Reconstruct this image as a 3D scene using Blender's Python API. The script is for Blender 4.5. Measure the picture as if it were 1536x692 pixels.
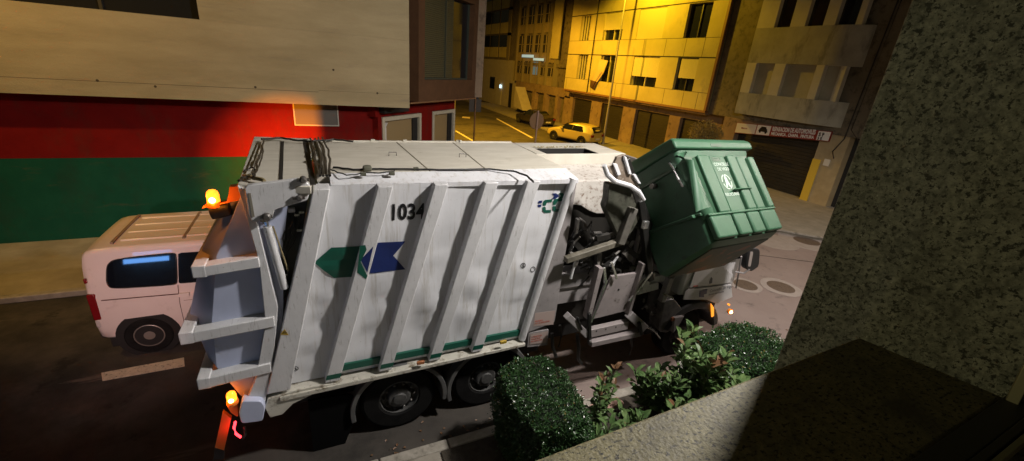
import bpy, bmesh, math, random
from mathutils import Vector, Matrix, Euler, noise
R = math.radians
random.seed(7)
S = bpy.context.scene
for o in list(bpy.data.objects): bpy.data.objects.remove(o)
COL = S.collection

# ------------------------------------------------------------------ camera, world, exposure
CAMZ = 5.0
YAW, PIT, ROL, FPX = 0.4521, 0.3698, 0.08624, 635.19      # focal length in pixels of a 1536 px wide picture
fwd = Vector((math.sin(YAW)*math.cos(PIT), math.cos(YAW)*math.cos(PIT), -math.sin(PIT)))
rgt = Vector((math.cos(YAW), -math.sin(YAW), 0)); upv = rgt.cross(fwd)
cr, sr = math.cos(ROL), math.sin(ROL)
rgt, upv = cr*rgt + sr*upv, -sr*rgt + cr*upv
cam = bpy.data.cameras.new('camera'); camo = bpy.data.objects.new('camera', cam); COL.objects.link(camo)
cam.sensor_width = 36; cam.lens = 36*FPX/1536; cam.clip_start = .05; cam.clip_end = 400
camo.matrix_world = Matrix(((rgt.x, upv.x, -fwd.x, 0), (rgt.y, upv.y, -fwd.y, 0), (rgt.z, upv.z, -fwd.z, CAMZ), (0, 0, 0, 1)))
S.camera = camo
W = bpy.data.worlds.new('World'); S.world = W; W.use_nodes = True
nt = W.node_tree; nt.nodes.clear()
sky = nt.nodes.new('ShaderNodeTexSky'); sky.sky_type = 'NISHITA'; sky.sun_disc = False
sky.sun_elevation = R(2); sky.sun_rotation = R(200)
mixn = nt.nodes.new('ShaderNodeMix'); mixn.data_type = 'RGBA'; mixn.inputs[0].default_value = .97
mixn.inputs[7].default_value = (.30, .25, .13, 1)
bg = nt.nodes.new('ShaderNodeBackground'); bg.inputs[1].default_value = .05
ow = nt.nodes.new('ShaderNodeOutputWorld')
nt.links.new(sky.outputs[0], mixn.inputs[6]); nt.links.new(mixn.outputs[2], bg.inputs[0]); nt.links.new(bg.outputs[0], ow.inputs[0])
S.view_settings.view_transform = 'Standard'; S.view_settings.look = 'None'; S.view_settings.gamma = 1
S.view_settings.exposure = .30; S.view_settings.use_curve_mapping = False
S.cycles.max_bounces = 6; S.cycles.use_denoising = True

LAMP = (1.0, .94, .88); SOD = (1.0, .60, .02); SODDIM = (1.0, .58, .12); AMB = (1.0, .26, .02)
def lamp(name, loc, power, colr, kind='POINT', radius=.08, target=None, size=R(120), blend=.5):
    l = bpy.data.lights.new(name, kind); l.energy = power; l.color = colr; l.shadow_soft_size = radius
    o = bpy.data.objects.new(name, l); COL.objects.link(o); o.location = loc
    if kind == 'SPOT':
        l.spot_size = size; l.spot_blend = blend
        o.rotation_euler = (Vector(target)-Vector(loc)).to_track_quat('-Z', 'Y').to_euler()
    return o

# ------------------------------------------------------------------ photo ray helper (pixels of the 1536x692 photo -> point on a real plane)
def ray(x, y): return fwd + rgt*((x-768)/FPX) + upv*((346-y)/FPX)
def at(x, y, ax, val):
    d = ray(x, y); C = (0, 0, CAMZ)[ax]; t = (val-C)/d[ax]; return Vector((0, 0, CAMZ)) + d*t
def atp(x, y, P, N):
    d = ray(x, y); C = Vector((0, 0, CAMZ)); t = (Vector(P)-C).dot(N)/d.dot(N); return C + d*t
def Yp(pts, y): return [at(a, b, 1, y) for a, b in pts]
def Xp(pts, x): return [at(a, b, 0, x) for a, b in pts]
def Zp(pts, z): return [at(a, b, 2, z) for a, b in pts]

# ------------------------------------------------------------------ materials
MATS = {}
def mat(name, col, rough=.6, metal=0, noise_amt=0, nscale=4, col2=None, bump=0, bscale=40, emit=None, estr=0, coat=0, stretch=None, spec=.5, detail=6, ramp=(.35, .7)):
    if name in MATS: return MATS[name]
    m = bpy.data.materials.new(name); m.use_nodes = True; t = m.node_tree; b = t.nodes['Principled BSDF']
    b.inputs['Base Color'].default_value = (*col, 1); b.inputs['Roughness'].default_value = rough; b.inputs['Metallic'].default_value = metal
    b.inputs['Specular IOR Level'].default_value = spec; b.inputs['Coat Weight'].default_value = coat
    tc = t.nodes.new('ShaderNodeTexCoord'); src = tc.outputs['Object']
    if stretch:
        mp = t.nodes.new('ShaderNodeMapping'); mp.inputs['Scale'].default_value = stretch; t.links.new(src, mp.inputs[0]); src = mp.outputs[0]
    if col2 is not None:
        n = t.nodes.new('ShaderNodeTexNoise'); n.inputs['Scale'].default_value = nscale; n.inputs['Detail'].default_value = detail; n.inputs['Roughness'].default_value = .65
        t.links.new(src, n.inputs[0]); r = t.nodes.new('ShaderNodeValToRGB'); t.links.new(n.outputs[0], r.inputs[0])
        r.color_ramp.elements[0].position = ramp[0]; r.color_ramp.elements[1].position = ramp[1]
        r.color_ramp.elements[0].color = (*col, 1); r.color_ramp.elements[1].color = (*col2, 1)
        t.links.new(r.outputs[0], b.inputs['Base Color'])
    if bump:
        n = t.nodes.new('ShaderNodeTexNoise'); n.inputs['Scale'].default_value = bscale; n.inputs['Detail'].default_value = 5
        t.links.new(src, n.inputs[0]); bp = t.nodes.new('ShaderNodeBump'); bp.inputs['Strength'].default_value = bump; bp.inputs['Distance'].default_value = .02
        t.links.new(n.outputs[0], bp.inputs['Height']); t.links.new(bp.outputs[0], b.inputs['Normal'])
    if emit: b.inputs['Emission Color'].default_value = (*emit, 1); b.inputs['Emission Strength'].default_value = estr
    MATS[name] = m; return m
def mixlayer(m, col, scale, lo, hi, stretch=None, kind='noise'):
    "adds one more layer of dirt / speckle of its own shape over a material"
    t = m.node_tree; b = t.nodes['Principled BSDF']; inp = b.inputs['Base Color']
    tc = t.nodes.new('ShaderNodeTexCoord'); src = tc.outputs['Object']
    if stretch:
        mp = t.nodes.new('ShaderNodeMapping'); mp.inputs['Scale'].default_value = stretch; t.links.new(src, mp.inputs[0]); src = mp.outputs[0]
    if kind == 'noise':
        n = t.nodes.new('ShaderNodeTexNoise'); n.inputs['Scale'].default_value = scale; n.inputs['Detail'].default_value = 7; n.inputs['Roughness'].default_value = .7
    else:
        n = t.nodes.new('ShaderNodeTexVoronoi'); n.inputs['Scale'].default_value = scale
    t.links.new(src, n.inputs[0])
    r = t.nodes.new('ShaderNodeMapRange'); r.inputs[1].default_value = lo; r.inputs[2].default_value = hi; t.links.new(n.outputs[0], r.inputs[0])
    mx = t.nodes.new('ShaderNodeMix'); mx.data_type = 'RGBA'; t.links.new(r.outputs[0], mx.inputs[0])
    if inp.is_linked: t.links.new(inp.links[0].from_socket, mx.inputs[6])
    else: mx.inputs[6].default_value = inp.default_value
    mx.inputs[7].default_value = (*col, 1); t.links.new(mx.outputs[2], inp); return m

asphalt = mixlayer(mat('asphalt', (.050, .044, .038), .85, col2=(.085, .074, .062), nscale=1.3, bump=.5, bscale=160), (.14, .13, .12), 170, .62, .72)
mixlayer(asphalt, (.025, .023, .02), .35, .5, .62); mixlayer(asphalt, (.018, .016, .014), 1.1, .60, .66); mixlayer(asphalt, (.12, .105, .09), .8, .62, .66, (.25, 1.6, 1))
concrete_road = mixlayer(mat('road_concrete', (.23, .178, .158), .85, col2=(.28, .222, .198), nscale=.8, bump=.3, bscale=130), (.11, .09, .08), 2.2, .56, .72)
pavem = mat('pavement_tiles', (.24, .22, .18), .85, col2=(.34, .31, .26), nscale=2.5, bump=.3, bscale=60)
kerbm = mixlayer(mat('kerb_stone', (.26, .24, .2), .85, col2=(.38, .35, .30), nscale=8, bump=.4, bscale=50), (.08, .07, .05), 3, .55, .7)
paintroad = mixlayer(mat('road_paint', (.55, .48, .36), .7, col2=(.7, .62, .48), nscale=14), (.12, .1, .08), 22, .55, .66)
concrete = mat('concrete', (.30, .25, .145), .85, col2=(.42, .355, .22), nscale=1.1, bump=.4, bscale=60, stretch=(.35, 1, 1.6))
mixlayer(concrete, (.24, .215, .16), 55, .57, .66); mixlayer(concrete, (.62, .58, .5), 75, .64, .7); mixlayer(concrete, (.25, .21, .15), 2.2, .58, .75, (.25, 1, 2.2))
redm = mat('red_plaster', (.15, .006, .005), .75, col2=(.19, .008, .006), spec=.08, nscale=2, bump=.25, bscale=90)
mixlayer(redm, (.10, .02, .014), 2.0, .52, .75, (.7, 1, .35)); mixlayer(redm, (.25, .03, .02), 40, .62, .7)
greenm = mat('green_plaster', (.008, .066, .037), .75, col2=(.011, .082, .046), spec=.08, nscale=2, bump=.25, bscale=90)
mixlayer(greenm, (.02, .05, .03), 1.8, .5, .75, (.6, 1, .3)); mixlayer(greenm, (.06, .075, .04), 3, .6, .8, (.4, 1, 2))
darkm = mat('dark_void', (.012, .011, .01), .7)
vglass = mat('van_glass', (.006, .008, .012), .03, spec=.6)
glass = mat('dark_glass', (.012, .014, .016), .08, spec=.6, coat=.3)
white = mat('truck_white_paint', (.66, .67, .70), .38, col2=(.76, .77, .80), nscale=1.5, bump=.03, bscale=9, stretch=(1, 1, .5))
mixlayer(white, (.40, .37, .32), 3.5, .52, .80, (4.5, 2.5, .28)); mixlayer(white, (.33, .29, .24), 9, .62, .74, (5, 1, .22)); mixlayer(white, (.25, .17, .10), 16, .70, .76, (2, 1, .3)); mixlayer(white, (.22, .2, .17), 26, .66, .74)
roofw = mixlayer(mat('truck_roof_paint', (.55, .52, .44), .55, col2=(.66, .63, .55), nscale=2.2, stretch=(1, 3, 1), bump=.03, bscale=60), (.34, .30, .22), 3, .6, .8)
ribw = mixlayer(mixlayer(mat('rib_paint', (.60, .605, .62), .45, col2=(.68, .685, .70), nscale=5), (.30, .29, .28), 7, .56, .74, (6, 1, .8)), (.2, .15, .1), 30, .66, .72)
greyw = mixlayer(mat('grey_paint', (.24, .225, .225), .5, col2=(.34, .315, .315), nscale=3), (.12, .1, .09), 8, .6, .75)
steel = mixlayer(mat('worn_steel', (.10, .095, .09), .45, .5, col2=(.2, .19, .18), nscale=6), (.05, .025, .012), 9, .55, .7)
grease = mat('greasy_black', (.012, .012, .012), .35, col2=(.03, .028, .025), nscale=9)
chrome = mat('bright_steel', (.6, .6, .6), .22, .9)
rubber = mat('tyre_rubber', (.007, .007, .007), .85, spec=.15, col2=(.014, .0135, .013), nscale=7)
blackp = mat('black_plastic', (.014, .014, .015), .5)
hubm = mixlayer(mat('hub_paint', (.055, .055, .054), .6, col2=(.11, .11, .107), nscale=9), (.1, .09, .08), 14, .55, .7)
hopper = mixlayer(mat('hopper_plate', (.50, .47, .43), .55, col2=(.62, .59, .55), nscale=3), (.16, .09, .05), 14, .52, .68)
dgreen = mat('logo_green', (.008, .09, .06), .4); dblue = mat('logo_blue', (.012, .025, .12), .4); blackink = mat('black_lettering', (.01, .01, .012), .4)
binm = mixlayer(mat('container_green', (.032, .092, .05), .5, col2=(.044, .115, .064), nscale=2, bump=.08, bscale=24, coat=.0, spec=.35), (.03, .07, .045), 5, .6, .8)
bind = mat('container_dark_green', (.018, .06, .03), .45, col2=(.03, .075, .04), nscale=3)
binpr = mat('pale_print', (.55, .65, .58), .6); rustm = mat('rust_patch', (.22, .07, .03), .7, col2=(.3, .12, .05), nscale=6)
amberm = mat('amber_lens', (.9, .25, .02), .2, emit=(1, .17, .01), estr=3.6); amberhot = mat('amber_bulb', (1, .6, .2), .3, emit=(1, .55, .14), estr=14)
ambersm = mat('amber_side_lens', (.8, .2, .02), .3, emit=(1, .3, .02), estr=1.2)
redlens = mat('red_lens_lit', (.7, .02, .03), .2, emit=(1, .03, .04), estr=5); redlens0 = mat('red_lens', (.18, .008, .01), .2, coat=.5)
orangem = mat('orange_paint', (.75, .22, .03), .4)
vanw = mixlayer(mat('van_paint', (.72, .62, .57), .3, col2=(.77, .67, .62), nscale=2, coat=.4), (.5, .40, .35), 3, .6, .85)
carY = mat('car_paint_light', (.58, .46, .12), .3, coat=.6); carK = mat('car_paint_dark', (.025, .022, .02), .25, coat=.6)
granite = mat('granite', (.11, .115, .085), .6, col2=(.27, .275, .21), nscale=60, bump=.15, bscale=90, ramp=(.38, .62), spec=.3)
mixlayer(granite, (.025, .027, .018), 80, .53, .58); mixlayer(granite, (.03, .03, .02), 30, .58, .64); mixlayer(granite, (.40, .40, .33), 110, .62, .68); mixlayer(granite, (.07, .07, .05), 9, .5, .75)
granL = mat('granite_ledge', (.14, .125, .062), .6, col2=(.24, .215, .115), nscale=45, bump=.2, bscale=110, ramp=(.36, .6), spec=.3)
mixlayer(granL, (.02, .019, .013), 70, .54, .585, (1, 1.6, 1)); mixlayer(granL, (.30, .28, .2), 130, .62, .67); mixlayer(granL, (.10, .09, .06), 6, .5, .7)
alu = mat('aluminium', (.32, .30, .18), .4, .4); frameb = mat('dark_frame', (.035, .03, .02), .5)
yfac = mixlayer(mat('cream_facade', (.46, .40, .15), .75, spec=.15, col2=(.54, .47, .20), nscale=.7, bump=.1, bscale=30), (.30, .26, .17), 1.6, .56, .78, (1, .7, .4))
yfac2 = mat('cream_shutter', (.58, .52, .24), .6, bump=.0); jointm = mat('joint_dark', (.03, .025, .02), .8)
brownf = mixlayer(mat('brown_render', (.22, .155, .10), .85, col2=(.30, .215, .14), nscale=1.2), (.07, .05, .035), 2, .55, .7)
brownt = mat('brown_trim', (.20, .10, .045), .6, col2=(.26, .13, .06), nscale=6)
dkfac = mixlayer(mat('dark_facade', (.13, .11, .075), .85, col2=(.19, .16, .11), nscale=1), (.04, .035, .025), 3, .5, .7)
greyf = mixlayer(mat('grey_render', (.34, .32, .25), .85, col2=(.46, .43, .34), nscale=1.2, bump=.2, bscale=50), (.09, .085, .06), 1.3, .52, .75, (1, 1, .35))
beige = mat('beige_render', (.42, .38, .28), .85, col2=(.50, .46, .35), nscale=2)
doorm = mat('garage_door', (.02, .018, .014), .6, col2=(.028, .025, .02), nscale=2)
yellp = mat('yellow_paint', (.62, .44, .05), .6); signw = mat('sign_white', (.62, .60, .57), .5); signr = mat('sign_red', (.26, .03, .022), .5); signlet = mat('sign_letters', (.78, .76, .74), .5)
signback = mat('sign_back', (.26, .15, .07), .5, .3); polem = mat('pole_paint', (.36, .33, .28), .5, .3)
coolwin = mat('lit_cool_window', (.1, .16, .18), .4, emit=(.45, .85, 1), estr=.08); iron = mat('cast_iron', (.10, .07, .05), .6, col2=(.15, .11, .08), nscale=20, bump=.5, bscale=40)
ringm = mat('pale_concrete_ring', (.30, .26, .23), .85, col2=(.36, .31, .28), nscale=5)
leafh = mat('hedge_leaf', (.022, .062, .018), .3, col2=(.045, .105, .03), nscale=7, spec=.6); leafb = mat('broad_leaf', (.06, .125, .04), .3, col2=(.15, .22, .08), nscale=5, spec=.5)
leafr = mat('young_leaf', (.16, .10, .05), .45, col2=(.22, .10, .05), nscale=5); leafy = mat('yellow_leaf', (.22, .15, .03), .5, col2=(.16, .14, .04), nscale=5); leafd = mat('ornamental_leaf', (.30, .25, .10), .5, col2=(.42, .32, .13), nscale=4)
stemm = mat('stem_bark', (.06, .045, .03), .8); soil = mat('soil', (.03, .024, .018), .9, col2=(.06, .05, .035), nscale=9, bump=.6, bscale=30)
yhose = mat('hose_pale', (.25, .20, .10), .6); warny = mat('warning_yellow', (.45, .30, .03), .5); labelr = mat('label_red', (.5, .12, .08), .5); cloth = mat('cloth_pale', (.55, .42, .2), .8); clothd = mat('cloth_dark', (.10, .05, .03), .8)

# ------------------------------------------------------------------ object helpers
def tag(o, label=None, cat=None, group=None, kind=None):
    if label: o['label'] = label
    if cat: o['category'] = cat
    if group: o['group'] = group
    if kind: o['kind'] = kind
    return o
def empty(name, loc, label, cat, group=None):
    o = bpy.data.objects.new(name, None); COL.objects.link(o); o.location = loc; o.empty_display_size = .2
    o['_w'] = 1; del o['_w']
    return tag(o, label, cat, group)
def basis(o):
    b = Matrix.LocRotScale(o.location, o.rotation_euler, o.scale)
    return basis(o.parent) @ o.matrix_parent_inverse @ b if o.parent else b
def obj(name, bm, m, parent=None, smooth=True, bev=0, seg=2):
    bmesh.ops.recalc_face_normals(bm, faces=bm.faces)
    me = bpy.data.meshes.new(name); bm.to_mesh(me); bm.free()
    for k in (m if isinstance(m, (list, tuple)) else [m]): me.materials.append(k)
    if smooth:
        me.polygons.foreach_set('use_smooth', [True]*len(me.polygons)); me.set_sharp_from_angle(angle=R(35))
    o = bpy.data.objects.new(name, me); COL.objects.link(o)
    if parent: o.parent = parent; o.matrix_parent_inverse = basis(parent).inverted()
    if bev:
        md = o.modifiers.new('edge', 'BEVEL'); md.width = bev; md.segments = seg; md.limit_method = 'ANGLE'; md.angle_limit = R(40)
    return o
def B(): return bmesh.new()
def each(name, bm, m, parent=None, **k):
    "every loose piece of bm becomes an object of its own"
    left = set(bm.verts); out = []
    while left:
        v = left.pop(); isl = {v}; st_ = [v]
        while st_:
            q = st_.pop()
            for ed in q.link_edges:
                w = ed.other_vert(q)
                if w in left: left.discard(w); isl.add(w); st_.append(w)
        nb = bmesh.new(); mp = {w: nb.verts.new(w.co) for w in isl}
        for f in {f for w in isl for f in w.link_faces}: nb.faces.new([mp[w] for w in f.verts])
        out.append(obj(name, nb, m, parent, **k))
    bm.free(); return out[0]
def box(bm, x0, x1, y0, y1, z0, z1):
    v = [bm.verts.new((x, y, z)) for x in (x0, x1) for y in (y0, y1) for z in (z0, z1)]
    for f in ((0, 1, 3, 2), (4, 6, 7, 5), (0, 4, 5, 1), (2, 3, 7, 6), (0, 2, 6, 4), (1, 5, 7, 3)): bm.faces.new([v[i] for i in f])
    return bm
def prism(bm, pts, vec):
    vec = Vector(vec); a = [bm.verts.new(p) for p in pts]; b = [bm.verts.new(Vector(p)+vec) for p in pts]; n = len(pts)
    bm.faces.new(a); bm.faces.new(b[::-1])
    for i in range(n): bm.faces.new((a[i], a[(i+1) % n], b[(i+1) % n], b[i]))
    return bm
def loft(bm, secs, caps=True, closed=True):
    rows = [[bm.verts.new(p) for p in s] for s in secs]; n = len(rows[0])
    for a, b in zip(rows, rows[1:]):
        for i in range(n if closed else n-1): bm.faces.new((a[i], a[(i+1) % n], b[(i+1) % n], b[i]))
    if caps: bm.faces.new(rows[0]); bm.faces.new(rows[-1][::-1])
    return bm
def tube(bm, pts, r, n=8):
    pts = [Vector(p) for p in pts]; secs = []
    for i, p in enumerate(pts):
        d = (pts[min(i+1, len(pts)-1)]-pts[max(i-1, 0)]).normalized()
        a = d.cross(Vector((0, 0, 1))); a = a.normalized() if a.length > .05 else d.cross(Vector((0, 1, 0))).normalized(); b = d.cross(a)
        rr = r[i] if isinstance(r, (list, tuple)) else r
        secs.append([p+(a*math.cos(2*math.pi*k/n)+b*math.sin(2*math.pi*k/n))*rr for k in range(n)])
    return loft(bm, secs)
def revolve(bm, c, axis, prof, n=32, caps=True):
    "prof: list of (radius, offset along axis)"
    c = Vector(c); ax = Vector(axis).normalized(); a = ax.orthogonal().normalized(); b = ax.cross(a)
    return loft(bm, [[c+ax*h+(a*math.cos(2*math.pi*k/n)+b*math.sin(2*math.pi*k/n))*max(r, 1e-4) for k in range(n)] for r, h in prof], caps=caps)
def bar(bm, a, b, w, h, side=(0, 1, 0)):
    "rectangular bar from a to b, w across in the picture plane, h along side"
    a, b = Vector(a), Vector(b); d = (b-a).normalized(); s = Vector(side); u = d.cross(s).normalized(); s = u.cross(d).normalized()
    q = [u*w/2+s*h/2, u*w/2-s*h/2, -u*w/2-s*h/2, -u*w/2+s*h/2]
    return loft(bm, [[a+k for k in q], [b+k for k in q]])
def text(name, s, size, org, xd, yd, m, parent=None, ext=.003, off=0, align='LEFT', sx=1, width=None):
    c = bpy.data.curves.new(name, 'FONT'); c.body = s; c.size = size; c.extrude = ext; c.offset = off; c.align_x = align; c.resolution_u = 3
    t = bpy.data.objects.new(name, c); COL.objects.link(t); bpy.context.view_layer.update()
    me = bpy.data.meshes.new_from_object(t.evaluated_get(bpy.context.evaluated_depsgraph_get()))
    bpy.data.objects.remove(t)
    if width: sx = width/max(v.co.x for v in me.vertices)
    x = Vector(xd).normalized(); z = x.cross(Vector(yd)).normalized(); y = z.cross(x)
    M = Matrix(((x.x, y.x, z.x, org[0]), (x.y, y.y, z.y, org[1]), (x.z, y.z, z.z, org[2]), (0, 0, 0, 1)))
    me.transform(M @ Matrix.Diagonal((sx, 1, 1, 1))); me.materials.clear(); me.materials.append(m)
    o = bpy.data.objects.new(name, me); COL.objects.link(o)
    if parent: o.parent = parent; o.matrix_parent_inverse = basis(parent).inverted()
    return o
def copy_tree(o, parent=None):
    c = o.copy(); COL.objects.link(c)
    if parent: c.parent = parent
    for ch in [k for k in bpy.data.objects if k.parent == o]: copy_tree(ch, c)
    return c
def leafmesh(bm, p, d, n, L, w, mi=0, fold=.25):
    d = d.normalized(); s = d.cross(n); s = s.normalized() if s.length > .01 else Vector((1, 0, 0)); n = s.cross(d).normalized()
    a = bm.verts.new(p); t = bm.verts.new(p+d*L-n*L*.12); m1 = bm.verts.new(p+d*L*.45); l1 = bm.verts.new(p+d*L*.35+s*w/2+n*w*fold); r1 = bm.verts.new(p+d*L*.35-s*w/2+n*w*fold); l2 = bm.verts.new(p+d*L*.75+s*w*.36+n*w*fold*.7); r2 = bm.verts.new(p+d*L*.75-s*w*.36+n*w*fold*.7)
    for f in ((a, m1, l1), (a, r1, m1), (m1, t, l2), (m1, l2, l1), (m1, r2, t), (m1, r1, r2)):
        fc = bm.faces.new(f); fc.material_index = mi
def struct(name, bm, m, **k): return tag(obj(name, bm, m, **k), kind='structure')

# ================================================================== GROUND
struct('road', box(B(), -80, 160, -30, 160, -.3, 0), asphalt, smooth=False)
b = B(); prism(b, [(2.95, 3.9, .004), (40, 3.9, .004), (40, 11, .004), (14.2, 11, .004), (12, 9.6, .004), (4.2, 9.6, .004)], (0, 0, -.1))
struct('concrete_road', b, concrete_road, smooth=False)
struct('near_pavement', box(B(), -30, 60, -6, 4.08, 0, .13), pavem, bev=.01)
b = B(); box(b, -30, .42, 4.08, 4.24, 0, .14)
for i in range(46): box(b, .44+i*.9, .44+i*.9+.885, 4.08, 4.24, 0, .14)
struct('near_kerb', b, kerbm, bev=.015)
struct('far_pavement', box(B(), -30, 2.0, 10.35, 13.25, 0, .12), mat('far_pavement_slabs', (.28, .245, .16), .85, col2=(.40, .35, .235), nscale=1.6, bump=.3, bscale=50), bev=.01)
struct('far_kerb', box(B(), -30, 2.0, 10.2, 10.345, 0, .13), kerbm, bev=.02)
# junction pavement before the garage
k = Zp([(1120, 334), (1165, 345), (1195, 351), (1235, 358)], .1)
b = B(); prism(b, [(v.x, v.y, .12) for v in k] + [(30, 3, .12), (30, 40, .12), (19.2, 60, .12), (18.4, 34, .12), (17.6, 22, .12)], (0, 0, -.12)); struct('junction_pavement', b, pavem, bev=.01)
b = B()
for i in range(3): bar(b, (k[i].x, k[i].y, .125), (k[i+1].x, k[i+1].y, .125), .14, .05, side=(0, 0, 1))
struct('junction_kerb', b, kerbm)
b = B(); prism(b, [(v.x, v.y, .008) for v in Zp([(152, 560), (276, 537), (277, 550), (154, 572)], .0)], (0, 0, -.006)); struct('lane_marking', b, paintroad, smooth=False)
b = B(); prism(b, [(v.x, v.y, .008) for v in Zp([(684, 196), (712, 212), (710, 213), (682.5, 197)], .0)], (0, 0, -.006)); struct('side_street_centre_marking', b, paintroad, smooth=False)
b = B(); prism(b, [(v.x, v.y, .008) for v in Zp([(746, 178), (800, 207), (797, 207.5), (744, 178.5)], .0)], (0, 0, -.006)); struct('side_street_edge_marking', b, paintroad, smooth=False)
b = B(); prism(b, [(v.x, v.y, .008) for v in Zp([(694, 175), (705, 176), (705, 178), (693, 177)], .0)], (0, 0, -.006)); struct('side_street_dash_marking', b, paintroad, smooth=False)
# joint line in the concrete road
b = B(); p = Zp([(1120, 381), (1160, 386), (1222, 394)], .0)
for i in range(2): bar(b, (p[i].x, p[i].y, .006), (p[i+1].x, p[i+1].y, .006), .03, .006, side=(0, 0, 1))
struct('road_joint', b, jointm, smooth=False)
# manholes
def manhole(cx, cy, r, rr, label):
    e = empty('manhole_cover', (cx, cy, 0), label, 'manhole cover', 'manhole covers in the road')
    b = B(); n = 40; random.seed(int(cx*10))
    pr = [Vector((cx+rr*(1+.05*math.sin(3*t+cx))*math.cos(t), cy+rr*(1+.05*math.sin(2*t))*math.sin(t), .010)) for t in [2*math.pi*i/n for i in range(n)]]
    prism(b, pr, (0, 0, -.02)); obj('concrete_ring', b, ringm, e, smooth=False)
    b = B(); revolve(b, (cx, cy, .0), (0, 0, 1), [(r, 0), (r, .014), (r-.04, .018), (0, .018)], 40)
    revolve(b, (cx, cy, .018), (0, 0, 1), [(.05, 0), (.05, .008), (0, .008)], 12); obj('lid', b, iron, e)
p = at(1171, 431, 2, 0); manhole(p.x, p.y, .34, .52, 'oval brown manhole lid in a pale ring, nearest the granite wall beside the truck mirror')
p = at(1118, 428, 2, 0); manhole(p.x, p.y, .30, .42, 'manhole lid in a pale ring half hidden behind the truck cab')
p = at(1210, 362, 2, 0); manhole(p.x, p.y, .42, .95, 'manhole lid in a wide pale ring by the kerb of the junction pavement')
b = B(); p = at(1160, 362, 2, 0); revolve(b, (p.x, p.y, .001), (0, 0, 1), [(.8, 0), (.8, .006), (0, .006)], 36); struct('road_patch', b, ringm)

# ================================================================== LEFT BUILDING (concrete volume over red and green wall)
lb = empty('concrete_building', (-4, 13.2, 0), 'long building with bare concrete upper storey overhanging a red and green painted wall', 'building')
b = B(); x0, x1, yf, zb = -14, 2.545, 12.6, 3.64
box(b, x0, x1, yf, 20, zb, 5.40); box(b, -2.14, x1, yf, 20, 5.402, 14); box(b, x0, -2.142, 12.9, 20, 5.402, 7.2); box(b, x0, -2.142, yf, 20, 7.202, 14)
obj('upper_concrete_wall', b, concrete, lb, smooth=False)
b = B(); box(b, x0, -2.15, 12.85, 12.895, 5.405, 7.19); f = obj('window', b, glass, lb, smooth=False)
b = B()
for x in (-3.9, -5.7, -7.5, -9.3): box(b, x-.03, x+.03, 12.80, 12.848, 5.405, 7.19)
obj('frame', b, frameb, f)
b = B(); box(b, x0, .2, yf-.002, yf, 3.955, 3.965); box(b, .2, x1, yf-.0015, yf, 4.0, 4.006); obj('concrete_joint', b, mat('joint_stain', (.13, .10, .06), .9), lb, smooth=False)
b = B()
for q in ((146, 121), (383, 131), (566, 140), (233, 130), (500, 105)):
    p = at(*q, 1, yf); revolve(b, (p.x, yf-.002, p.z), (0, 1, 0), [(.028, 0), (.028, .01)], 10)
each('form_tie_hole', b, mat('hole_stain', (.07, .05, .03), .9), lb)
b = B(); box(b, x0, 1.83, 13.2, 19, 2.15, 3.9); obj('red_wall', b, redm, lb, smooth=False)
b = B(); box(b, x0, 1.83, 13.205, 19, 0, 2.149); obj('green_wall', b, greenm, lb, smooth=False)
v = empty('tmp', (0, 0, 0), None, None); bpy.data.objects.remove(v)
p0, p1 = at(441, 160, 1, 13.15), at(507, 188, 1, 13.15)
b = B(); box(b, p0.x, p1.x, 13.15, 13.198, p1.z, 3.62); vp = obj('wall_panel', b, mat('grey_panel', (.12, .11, .095), .6), lb, bev=.004)
b = B(); box(b, p0.x-.03, p0.x, 13.13, 13.198, p1.z-.03, 3.62); box(b, p1.x, p1.x+.03, 13.13, 13.198, p1.z-.03, 3.62); box(b, p0.x, p1.x, 13.13, 13.198, p1.z-.03, p1.z)
obj('frame', b, mat('white_frame', (.45, .42, .36), .5), vp)
# bevelled corner
CD = Vector((.721, .692, 0)); CN = Vector((.692, -.721, 0))
A = at(573, 165, 1, 13.2); A.z = 0
def cp(s, d=0, z=0): return A + CD*s + CN*d + Vector((0, 0, z))
def cs(px, py, d=0): return (atp(px, py, A+CN*d, CN)-A).dot(CD), atp(px, py, A+CN*d, CN).z
def cbox(b, s0, s1, d0, d1, z0, z1):
    q = [cp(s0, d0, z0), cp(s1, d0, z0), cp(s1, d1, z0), cp(s0, d1, z0)]; return prism(b, q, (0, 0, z1-z0))
send = cs(681, 200)[0]
s1a, s1b, s2a, s2b = cs(573, 200)[0], cs(631, 200)[0], cs(648, 200)[0], send
cpier = B(); cbox(cpier, s1b, s2a, -.3, 0, 0, 3.64); cbox(cpier, -.3, send, -.3, -.002, 3.3, 3.64); cbox(cpier, -.2, s1a, -.3, 0, 0, 3.3); obj('corner_wall', cpier, redm, lb, smooth=False)
for (a, c) in ((s1a, s1b), (s2a, s2b)):
    fr = B(); w = .11; zt = 3.28; cbox(fr, a, a+w, -.15, .04, 0, zt); cbox(fr, c-w, c, -.15, .04, 0, zt); cbox(fr, a+w, c-w, -.15, .04, zt-.12, zt)
    fo = obj('shopfront_frame', fr, beige, lb, bev=.01)
    g = B(); cbox(g, a+w, c-w, -.14, -.10, 0, zt-.121); obj('pane', g, mat('tan_blind', (.30, .22, .11), .35, coat=.3), fo)
    g = B(); cbox(g, c-w-.28, c-w-.002, -.095, -.05, 0, zt-.122); obj('door_gap', g, darkm, fo)
g = B(); pa, pb = cp(s1a+.16, -.02, 2.2), cp(s1a+.16, -.02, 3.0); tube(g, [pa, pb], .045); tube(g, [pb, pb+Vector((0, 0, .12))], [.045, .1]); each('drain_pipe', g, signw, lb)
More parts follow.
